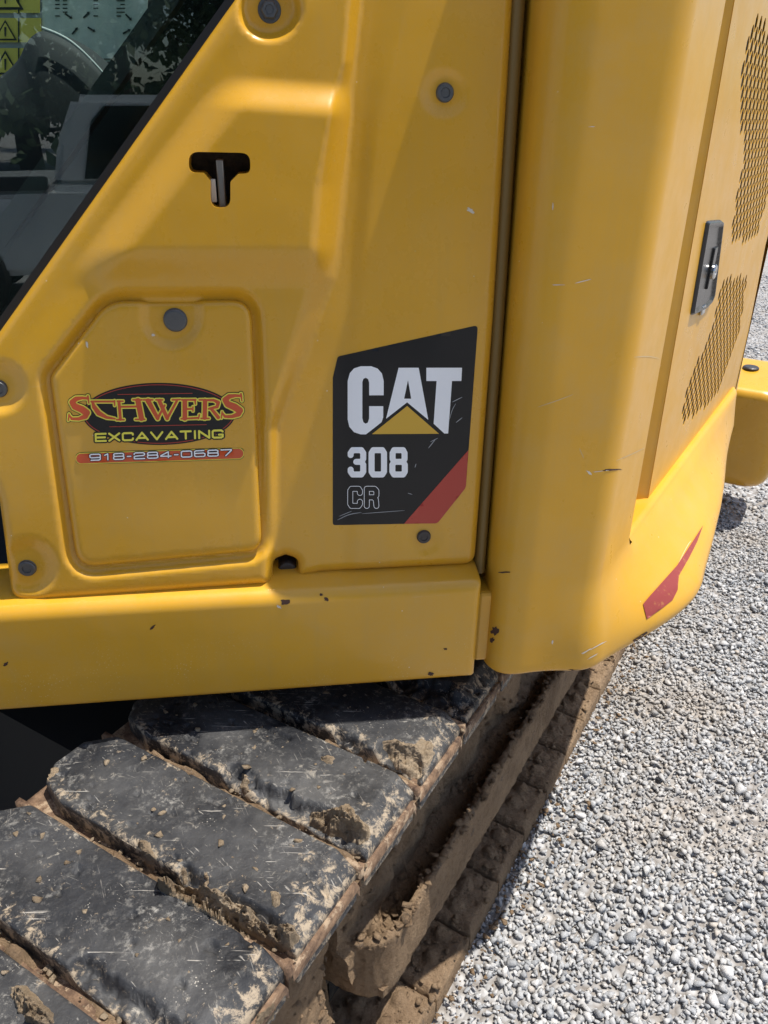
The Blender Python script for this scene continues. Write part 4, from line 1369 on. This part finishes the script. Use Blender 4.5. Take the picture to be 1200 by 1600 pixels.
# ground run: mud-caked shoes seen from above, each with its own lumps
PH = float((on_z([(734, 1463)], .045)[0] - TO) @ TT) % PITCHT
def make_ground_shoe(seed):
    ns, nq = 34, 60
    sv = np.r_[.003, .003, np.linspace(.006, .145, ns), .148, .148]; qv = np.r_[-.001, 0, np.linspace(.003, .24, nq), .45]
    S, Q = np.meshgrid(sv, qv, indexing='ij')
    e = np.minimum(np.minimum(S - .003, .148 - S), np.maximum(Q, 0))
    Z = .052 + .012 * (fbm(S * 26, Q * 26, 5, seed) - .5) + .006 * (fbm(S * 110, Q * 110, 3, seed + 2) - .5)
    for (bs, bq) in ((.045, .045), (.10, .05), (.05, .12), (.10, .13)):
        d = np.hypot(S - bs - .01 * (seed % 3), Q - bq - .008 * (seed % 2))
        Z += (.011 * (.5 + fbm(S * 60, Q * 60, 2, seed + 5))) * ss(.021, .008, d)
    Z -= .010 * ss(.010, 0, e) 
    Z[0, :] -= .05; Z[-1, :] -= .05; Z[:, 0] -= .05
    V = trk(S, Q, Z).reshape(-1, 3); n2 = len(qv)
    F = [(i * n2 + j, (i + 1) * n2 + j, (i + 1) * n2 + j + 1, i * n2 + j + 1) for i in range(len(sv) - 1) for j in range(n2 - 1)]
    return sub(mesh_obj('track_shoe', V, F, MUD, track, True))
gs = [make_ground_shoe(31 + i) for i in range(6)]
for i, k in enumerate(range(-6, 14)):
    s = PH + PITCHT * k
    o = gs[i] if i < 6 else gs[i % 6].copy()
    if i >= 6: C.objects.link(o)
    o.location = tuple(TT * s)
# the shoes going round both ends
for (cs, sg) in ((S0 - .02, -1), (S1_ + .02, 1)):
    for j in range(1, 6):
        a = math.pi * j / 6
        o = bpy.data.objects.new('track_shoe', shoe0.data); C.objects.link(o)
        o.parent = track
        # local plate lies at (0..PITCHT, q, ZSHOE): bring its centre to the rim of the end wheel
        ctr = Vector(trk(PITCHT / 2, .225, ZSHOE))
        tgt = Vector(trk(cs + sg * math.sin(a) * (RAD + .02), .225, ZC + math.cos(a) * RAD))
        Rm = Matrix.Rotation(sg * a, 4, Vector(-TQ))
        o.matrix_basis = Matrix.Translation(tgt) @ Rm @ Matrix.Translation(-ctr)
    wheel = lathe('idler_wheel', [(RAD * .9, -.06), (RAD * .94, -.05), (RAD * .94, .05), (RAD * .9, .06), (RAD * .3, .05), (RAD * .28, .09), (.04, .09)], 36, GREASE, EX, frame(trk(cs, .225, ZC), -TQ))

# ---- track frame: muddy side plate, shelf and rounded guard rim
hp = on_z([(801, 1086)], .53)[0]; hs = float((hp - TO) @ TT)
QF = .125
def plate_pos(p):
    s, z = p[:, 0], p[:, 1]
    q = QF + .02 * ss(.55, .36, z) * -1 + .034 * (fbm(s * 9, z * 11, 5, 3, .6) - .5) - .02 * ss(.54, .6, fbm(s * 6, z * 14, 3, 8)) + .016 * (fbm(s * 40, z * 40, 4, 4, .6) - .5)
    return trk(s, q, z)
hole = np.array([(hs + .05 * math.cos(a), .53 + .045 * math.sin(a)) for a in np.linspace(0, 2 * math.pi, 14, endpoint=False)])
frame_pl = relief('track_frame', [(.10, .26), (1.95, .26), (1.95, .655), (.10, .655)], plate_pos, .009, MUD, EX, holes=[hole], skirt=.03, normal=-TQ, rows=())
frame_pl['label'] = 'mud-caked track frame between upper and lower runs'
boxmesh([(.05, 2.0, .16, .40, .14, .62), (-.75, .05, .20, .36, .2, .5)], 'track_light_block', GREASE, EX)  # boxes added between the track runs to block light
# shelf filled with crumbly mud
def shelf(p):
    s, q = p[:, 0], p[:, 1]
    z = .262 - .035 * ss(.5, .2, s) + .05 * ss(.06, .11, q) + .050 * (fbm(s * 18, q * 18, 5, 12, .6) - .5) + .014 * (fbm(s * 70, q * 70, 3, 13) - .5)
    return trk(s, q, z)
sub(relief('shelf_mud', [(.135, .04), (1.95, .04), (1.95, .16), (.135, .16)], shelf, .007, MUD, frame_pl, skirt=.02, normal=UZ, rows=()))
# guard rim: bar along the outside that curls round at the near end
path = fillet([(1.95, .034), (.120, .034), (.112, .19)], [0, .075, 0], 14, closed=False)
path = resample(path, .006, closed=False)
tp = np.gradient(path, axis=0); tp /= np.linalg.norm(tp, axis=1)[:, None]
np_ = np.column_stack([-tp[:, 1], tp[:, 0]])
if np_[0, 1] > 0: np_ = -np_                              # outward = towards smaller q
prof = [(-.013, .205), (-.001, .203), (.001, .21), (.0005, .24), (.002, .27), (.0, .30), (.001, .325), (-.001, .334), (-.006, .338), (-.0125, .337), (-.015, .328), (-.014, .30), (-.014, .24)]
V = []; F = []
L = np.r_[0, np.cumsum(np.linalg.norm(np.diff(path, axis=0), axis=1))]
for i in range(len(path)):
    for j, (o_, z) in enumerate(prof):
        nz = .012 * (fbm(np.array([L[i] * 26]), np.array([j * .55]), 5, 41, .6)[0] - .5) + .012 * (fbm(np.array([L[i] * 80]), np.array([j * 1.7]), 3, 44)[0] - .5)
        s, q = path[i] + np_[i] * (o_ + nz * (.7 if j < 8 else .25))
        lump = .020 * max(0., fbm(np.array([L[i] * 17]), np.array([3.3]), 4, 47, .65)[0] - .42) * (1 if 6 <= j <= 10 else 0)
        V.append(trk(s, q, z + nz * (.9 if j > 5 else .3) + lump))
n = len(prof)
for i in range(len(path) - 1):
    for j in range(n - 1): F.append((i * n + j, (i + 1) * n + j, (i + 1) * n + j + 1, i * n + j + 1))
rim = sub(mesh_obj('guard_rim', V, F, MUD, frame_pl))
# mud-packed face by the idler
def near_pos(p):
    s, z = p[:, 0], p[:, 1]
    q = .075 + .11 * ss(.02, .11, s) + .045 * (fbm(s * 9, z * 9, 5, 23) - .5) + .016 * (fbm(s * 40, z * 40, 4, 24) - .5)
    q = q + .035 * ss(.028, .012, np.abs(s - .045)) * ss(.16, .3, z)
    q = q - .05 * ss(.30, .10, z)
    return trk(s, q, z)
sub(relief('idler_mud', [(-.75, .06), (.13, .06), (.13, .60), (-.75, .60)], near_pos, .008, MUD, frame_pl, skirt=.02, normal=-TQ, rows=()))

# ---- far undercarriage, carbody and the blade at the far end of the tracks
boxmesh([(.0, 1.7, .45, 1.5, .30, .62)], 'carbody', DARK, EX)  # coloured near-black so the gap under the sill stays dark
boxmesh([(-.85, 2.2, 1.5, 1.95, .03, .68)], 'opposite_track_block', DARK, EX)  # plain box for the far track, added to block light
bl0 = on_z([(1182, 776)], .15)[0]
sB = float((bl0 - TO) @ TT); qB = float((bl0 - TO) @ TQ)
BO = fillet([(qB, .17), (qB, .60), (qB + .55, .62), (qB + .55, .17)], [.07, .03, .03, .07], 6)
def blade_block():
    # cross-section in the s-z plane, swept across q, with a rounded outer end
    sec = fillet([(sB - .02, .16), (sB - .06, .60), (sB + .32, .65), (sB + .36, .16)], [.11, .05, .07, .08], 8)
    cen = sec.mean(0)
    rings = []
    for f, dq in ((.05, .0), (.60, .0), (.76, .006), (.87, .020), (.94, .040), (.98, .066), (1.0, .10), (1.0, .5), (1.0, 1.9)):
        rings.append([trk(cen[0] + (a - cen[0]) * f, qB - .03 + dq, cen[1] + (z - cen[1]) * f) for a, z in sec])
    k = len(sec); V = [q for r in rings for q in r]; F = []
    for r in range(len(rings) - 1):
        for i in range(k): F.append((r * k + i, r * k + (i + 1) % k, (r + 1) * k + (i + 1) % k, (r + 1) * k + i))
    return mesh_obj('blade_end', V, F, PAINT, EX)
blade = blade_block()
blade['label'] = 'rounded yellow end of the dozer blade beyond the counterweight'
bolt_b = bvh_of(blade)
Pb, okb = cast(np.array([[1173., 576.]]), bolt_b, 0.0)
if okb[0]: lathe('bolt', [(.032, 0), (.032, .006), (.027, .01)], 20, BOLT2, EX, frame(Pb[0], (0, 0, 1), (0, 1, 0)))

# ------------------------------------------------------------------ mud on the upper run
bm_list = [pads[k] for k in range(-3, 4)] + [shoes[k] for k in range(-4, 5)]
trk_bvh = bvh_of(*bm_list)
def clump(poly, hgt, seed, m=None, step=2.3):
    poly = resample(chaikin(np.array(poly, float), 1), 3)
    cn = poly.mean(0)
    j = fbm(poly[:, 0] / 7., poly[:, 1] / 7., 3, seed + 4) - .5
    dv = poly - cn; poly = poly + dv / (np.linalg.norm(dv, axis=1)[:, None] + 1e-6) * j[:, None] * 12
    lo, hi = poly.min(0), poly.max(0)
    G = np.stack(np.meshgrid(np.arange(lo[0], hi[0], step), np.arange(lo[1], hi[1], step)), -1).reshape(-1, 2) + .2
    G = G[poly_sdf(G, poly) < -1.0]
    V2, T = cdt([poly], G, lambda c: inside(c, poly))
    P, ok = cast(V2, trk_bvh, 0.0)
    e = -poly_sdf(V2, poly)
    env = ss(0, 8, e)
    rid = 1 - np.abs(2 * fbm(V2[:, 0] / 11., V2[:, 1] / 11., 4, seed, .6) - 1)
    h = env * hgt * np.clip(2.4 * fbm(V2[:, 0] / 15., V2[:, 1] / 15., 4, seed + 2, .6) - .55, .05, 2) * (.45 + .75 * rid) + .006 * env * (fbm(V2[:, 0] / 5., V2[:, 1] / 5., 3, seed + 1, .7) - .35) - .002 * (1 - ss(0, 3, e))
    P = P + UZ * h[:, None] + np.array([.0, -.3, 0]) * h[:, None]
    T = T[ok[T].all(1)]
    # drop triangles stretched over a step in depth
    ed_ = np.max([np.linalg.norm(P[T[:, a]] - P[T[:, b]], axis=1) for a, b in ((0, 1), (1, 2), (2, 0))], 0)
    T = T[ed_ < .05]
    if not len(T): return None
    T = largest(T)
    T = orient(P, T, -(rays(V2)[T].mean(1)))
    return sub(mesh_obj('mud_clump', P, T, m or MUD_PALE, track, False))
clump([(240, 1380), (262, 1372), (290, 1390), (330, 1385), (350, 1395), (368, 1412), (395, 1420), (410, 1440), (428, 1450), (446, 1440), (465, 1445), (470, 1470), (450, 1492), (420, 1482), (380, 1462), (340, 1440), (290, 1412), (250, 1395)], .022, 3)
clump([(478, 1268), (520, 1262), (548, 1252), (560, 1275), (578, 1290), (576, 1318), (552, 1322), (520, 1308), (485, 1295)], .018, 5)
clump([(210, 1312), (235, 1312), (243, 1335), (245, 1365), (232, 1372), (222, 1345)], .010, 7)
clump([(280, 1358), (290, 1354), (296, 1375), (285, 1385)], .008, 8)
clump([(318, 1362), (328, 1360), (327, 1390), (315, 1390)], .008, 9)
clump([(376, 1208), (388, 1205), (392, 1232), (382, 1245), (374, 1235)], .010, 10)
clump([(48, 1200), (75, 1195), (100, 1200), (75, 1225), (58, 1245), (42, 1240)], .010, 11)
clump([(590, 1160), (618, 1150), (640, 1165), (662, 1150), (684, 1170), (668, 1205), (648, 1222), (620, 1205)], .007, 12)
clump([(10, 1545), (40, 1535), (66, 1562), (90, 1590), (70, 1610), (30, 1590)], .015, 13)
clump([(395, 1590), (420, 1570), (432, 1560), (430, 1600), (400, 1625)], .008, 15)
clump([(420, 1385), (440, 1390), (440, 1415), (425, 1420)], .006, 16)
clump([(500, 1180), (530, 1180), (520, 1200), (505, 1195)], .004, 17)
# trickles of mud lying in the joints between pads
def joint_mud(k, q0, q1, seed, amp):
    qs = np.linspace(q0, q1, 90); bs = np.linspace(-.016, .022, 9)
    Bm, Qm = np.meshgrid(bs, qs, indexing='ij')
    env = np.sin(np.linspace(0, math.pi, 9))[:, None] * ss(q0, q0 + .03, qs)[None] * ss(q1, q1 - .03, qs)[None]
    Z = ZSHOE - .004 + env * amp * 2.2 * np.clip(fbm(Qm * 24, Bm * 40, 4, seed) - .28, 0, 1) + .004 * env * fbm(Qm * 120, Bm * 120, 2, seed + 1)
    V = trk(Bm + k * PITCHT, Qm, Z).reshape(-1, 3); n2 = len(qs)
    F = [(i * n2 + j, (i + 1) * n2 + j, (i + 1) * n2 + j + 1, i * n2 + j + 1) for i in range(8) for j in range(n2 - 1)]
    return sub(mesh_obj('joint_mud', V, F, MUD, track))
for k, q0, q1, amp in ((-2, 0.0, .40, .03), (-1, .02, .42, .03), (0, .00, .40, .026), (1, .0, .36, .024), (2, .0, .3, .02), (3, .0, .3, .012)):
    joint_mud(k, q0, q1, 60 + k, amp)

# crumbs of dry mud lying on shelf, rim, shoes and joints
def crumbs(name, pts, smin, smax, m, parent, seed):
    r = np.random.default_rng(seed)
    Vs, Ts, b0 = [], [], 0
    for p in pts:
        rv, rt = ROCKS[r.integers(0, len(ROCKS))]
        s_ = smin + (smax - smin) * r.random() ** 3
        a = r.uniform(0, 6.28); Rz = np.array([[math.cos(a), -math.sin(a), 0], [math.sin(a), math.cos(a), 0], [0, 0, 1]])
        Vs.append((rv * s_) @ Rz.T + p + UZ * s_ * .2); Ts.append(rt + b0); b0 += len(rv)
    me = fast_mesh(name, np.vstack(Vs), np.vstack(Ts)); me.materials.append(m)
    o = sub(link(bpy.data.objects.new(name, me), parent)); o['kind'] = 'stuff'
    return o
_r = np.random.default_rng(77)
pts = []
for _ in range(420):                                     # on the rim's top edge and the shelf
    i = int(len(path) * (.45 + .55 * _r.random())); o_ = -.008 + _r.normal() * .006
    q_ = path[i] + np_[i] * o_; pts.append(trk(q_[0], q_[1], .335 + _r.normal() * .005))
for _ in range(500):
    s_, q_ = _r.uniform(.14, 1.2), _r.uniform(.05, .11); pts.append(shelf(np.array([[s_, q_]]))[0])
crumbs('mud_crumbs', pts, .0025, .013, MUD, frame_pl, 3)
pts = []
for _ in range(900):
    s_ = _r.uniform(-.2, 1.6); q_ = _r.uniform(.0, .20); pts.append(trk(s_, q_, .054))
crumbs('mud_crumbs', pts, .002, .012, MUD, track, 4)
pts = [trk(_r.uniform(-.2, 2.0), -abs(_r.normal()) * .045, .012 + .004 * _r.random()) for _ in range(450)]
crumbs('mud_crumbs', pts, .003, .012, MUD, track, 8)
pts = []
for k in range(-3, 4):
    for _ in range(90): pts.append(trk(k * PITCHT + _r.uniform(-.01, .018), _r.uniform(0, .42), ZSHOE + .006))
    for _ in range(40): pts.append(trk(k * PITCHT + _r.uniform(.03, .14), _r.uniform(0.03, .42), ZPAD - .001))
crumbs('mud_crumbs', pts, .0012, .008, MUD_PALE, track, 5)
pts = []
for _ in range(500):
    s_, z_ = _r.uniform(-.4, .12), _r.uniform(.1, .45); pts.append(near_pos(np.array([[s_, z_]]))[0])
for _ in range(350):
    s_, z_ = _r.uniform(.12, 1.2), .30 + .3 * _r.random() ** 2; pts.append(plate_pos(np.array([[s_, z_]]))[0])
crumbs('mud_crumbs', pts, .002, .012, MUD, frame_pl, 6)

# ------------------------------------------------------------------ what the window and the paint reflect: trees and a pickup behind the photographer
LEAF = mat('dark_pine_foliage', (0.035, 0.06, 0.025), .7)
_n = N(LEAF); _n.color(_n.mix(_n.noise(.9, 3), (0.022, 0.042, 0.018), (0.07, 0.105, 0.04)))
BARK = mat('tree_bark', (0.07, 0.05, 0.035), .9)
def tree(x, y, h, seed, label):
    r = np.random.default_rng(seed)
    t = empty('tree', (x, y, 0)); tag(t, label, 'tree', 'trees across the yard')
    V = []; F = []
    def limb(a, b, r0, r1, n=7):
        a = np.array(a, float); b = np.array(b, float); d = (b - a) / np.linalg.norm(b - a)
        u = np.cross(d, [.3, .2, .9]); u /= np.linalg.norm(u); v = np.cross(d, u); k = len(V)
        for q, rr in ((a, r0), ((a + b) / 2 + r.normal(size=3) * .05 * h * .1, (r0 + r1) / 2), (b, r1)):
            for j in range(n):
                an = 2 * math.pi * j / n; V.append(q + (u * math.cos(an) + v * math.sin(an)) * rr)
        for i in range(2):
            for j in range(n): F.append((k + i * n + j, k + i * n + (j + 1) % n, k + (i + 1) * n + (j + 1) % n, k + (i + 1) * n + j))
    limb((x, y, -.1), (x + r.normal() * .2, y, h * .9), .03 * h, .006 * h, 9)
    cl = []
    for i in range(32):
        z = h * r.uniform(.08, .98); a = r.uniform(0, 6.28); L = h * r.uniform(.12, .30) * (1.15 - .6 * z / h)
        e = np.array([x + math.cos(a) * L, y + math.sin(a) * L, z + L * r.uniform(-.1, .35)])
        limb((x, y, z), e, .007 * h, .002 * h, 5)
        cl += [e, (e + np.array([x, y, z])) / 2 + r.normal(size=3) * .03 * h]
    mesh_obj('trunk', V, F, BARK, t)
    LV = []
    for c in cl:
        k = 80
        p = c + r.normal(size=(k, 3)) * h * np.array([.05, .05, .035])
        s = h * r.uniform(.010, .022, (k, 1))
        u = r.normal(size=(k, 3)); u /= np.linalg.norm(u, axis=1)[:, None]
        w = np.cross(u, r.normal(size=(k, 3))); w /= np.linalg.norm(w, axis=1)[:, None]
        LV.append(np.stack([p - u * s, p + w * s * .7, p + u * s * 1.2, p - w * s * .7], 1))
    LV = np.vstack(LV); k = len(LV)
    idx4 = np.arange(k * 4).reshape(-1, 4)
    T = np.vstack([idx4[:, [0, 1, 2]], idx4[:, [0, 2, 3]]])
    me = fast_mesh('crown', LV.reshape(-1, 3), T); me.materials.append(LEAF)
    link(bpy.data.objects.new('crown', me), t)
for i, (x, y, h, lab) in enumerate(((-8, -21, 9, 'tall dark pine with low hanging limbs beyond the parked pickup'), (-3.2, -23, 11, 'tallest broad dark tree standing behind the pickup bed'), (2.2, -21, 9, 'dark bushy tree behind the pickup cab'),
                                    (8, -24, 12, 'high dark tree to the bonnet side of the pickup'), (14, -24, 9, 'rounded dark tree at the far end of the yard'), (-14, -24, 10, 'wide dark tree at the tailgate end of the yard'), (-.6, -33, 10, 'small far tree seen in the gap between two nearer trees'))):
    tree(x, y, h, 50 + i, lab)

TW = mat('white_truck_paint', (0.62, 0.63, 0.64), .25, coat=.6)
TGL = mat('dark_truck_glass', (0.01, 0.012, 0.014), .05)
TBK = mat('black_truck_plastic', (0.012, 0.012, 0.013), .5)
TYR = mat('truck_tyre', (0.018, 0.018, 0.018), .8)
RIMM = mat('truck_rim', (0.45, 0.45, 0.46), .3, .9)
TK = empty('pickup_truck', (0.0, -5.6, 0)); tag(TK, 'white crew cab pickup truck with black bed rail parked across the yard', 'pickup truck')
def ext(name, prof, y0, y1, m, parent, bev=.03):
    """side profile (x, z) extruded across y"""
    bm = bmesh.new()
    a = [bm.verts.new((x, y0, z)) for x, z in prof]; f = bm.faces.new(a)
    r = bmesh.ops.extrude_face_region(bm, geom=[f])
    for v in [q for q in r['geom'] if isinstance(q, bmesh.types.BMVert)]: v.co.y = y1
    bmesh.ops.recalc_face_normals(bm, faces=bm.faces[:])
    if bev: bmesh.ops.bevel(bm, geom=[e for e in bm.edges], offset=bev, segments=2, affect='EDGES')
    me = bpy.data.meshes.new(name); bm.to_mesh(me); bm.free(); me.materials.append(m)
    return link(bpy.data.objects.new(name, me), parent)
tx, ty = 0.0, -5.6
def tp_(l): return [(tx + a, b) for a, b in l]
ext('body', tp_([(-2.7, .42), (-2.75, .98), (-.95, 1.02), (2.0, 1.0), (2.5, .9), (2.62, .5), (2.2, .38), (-2.3, .38)]), ty - .9, ty + .9, TW, TK, .05)
ext('cab', tp_([(-.95, 1.0), (-.88, 1.30), (-.72, 1.62), (.55, 1.64), (.85, 1.55), (1.45, 1.0)]), ty - .8, ty + .8, TW, TK, .05)
for a in ([(-.72, 1.06), (-.62, 1.45), (-.52, 1.55), (-.10, 1.56), (-.10, 1.06)], [(.0, 1.06), (.0, 1.56), (.48, 1.56), (1.12, 1.06)]):
    ext('side_window', tp_(a), ty + .795, ty + .812, TGL, TK, 0)
ext('door_gap', tp_([(-.055, .5), (-.055, 1.58), (-.045, 1.58), (-.045, .5)]), ty + .80, ty + .905, TBK, TK, 0)
ext('bed_rail', tp_([(-2.75, .97), (-2.75, 1.06), (-.98, 1.08), (-.98, .99)]), ty + .80, ty + .915, TBK, TK, .01)
ext('door_handle', tp_([(-.40, .92), (-.40, .95), (-.22, .95), (-.22, .92)]), ty + .90, ty + .93, TBK, TK, .005)
for wx in (-1.75, 1.75):
    for wy in (-.82, .82):
        o = lathe('wheel', [(.37, -.12), (.39, -.08), (.39, .08), (.37, .12), (.24, .12)], 28, TYR, TK, frame((tx + wx, ty + wy, .39), (0, 1 if wy > 0 else -1, 0)))
        sub(lathe('rim', [(.24, .118), (.22, .10), (.08, .09), (.06, .12)], 20, RIMM, o, Matrix.Identity(4)))
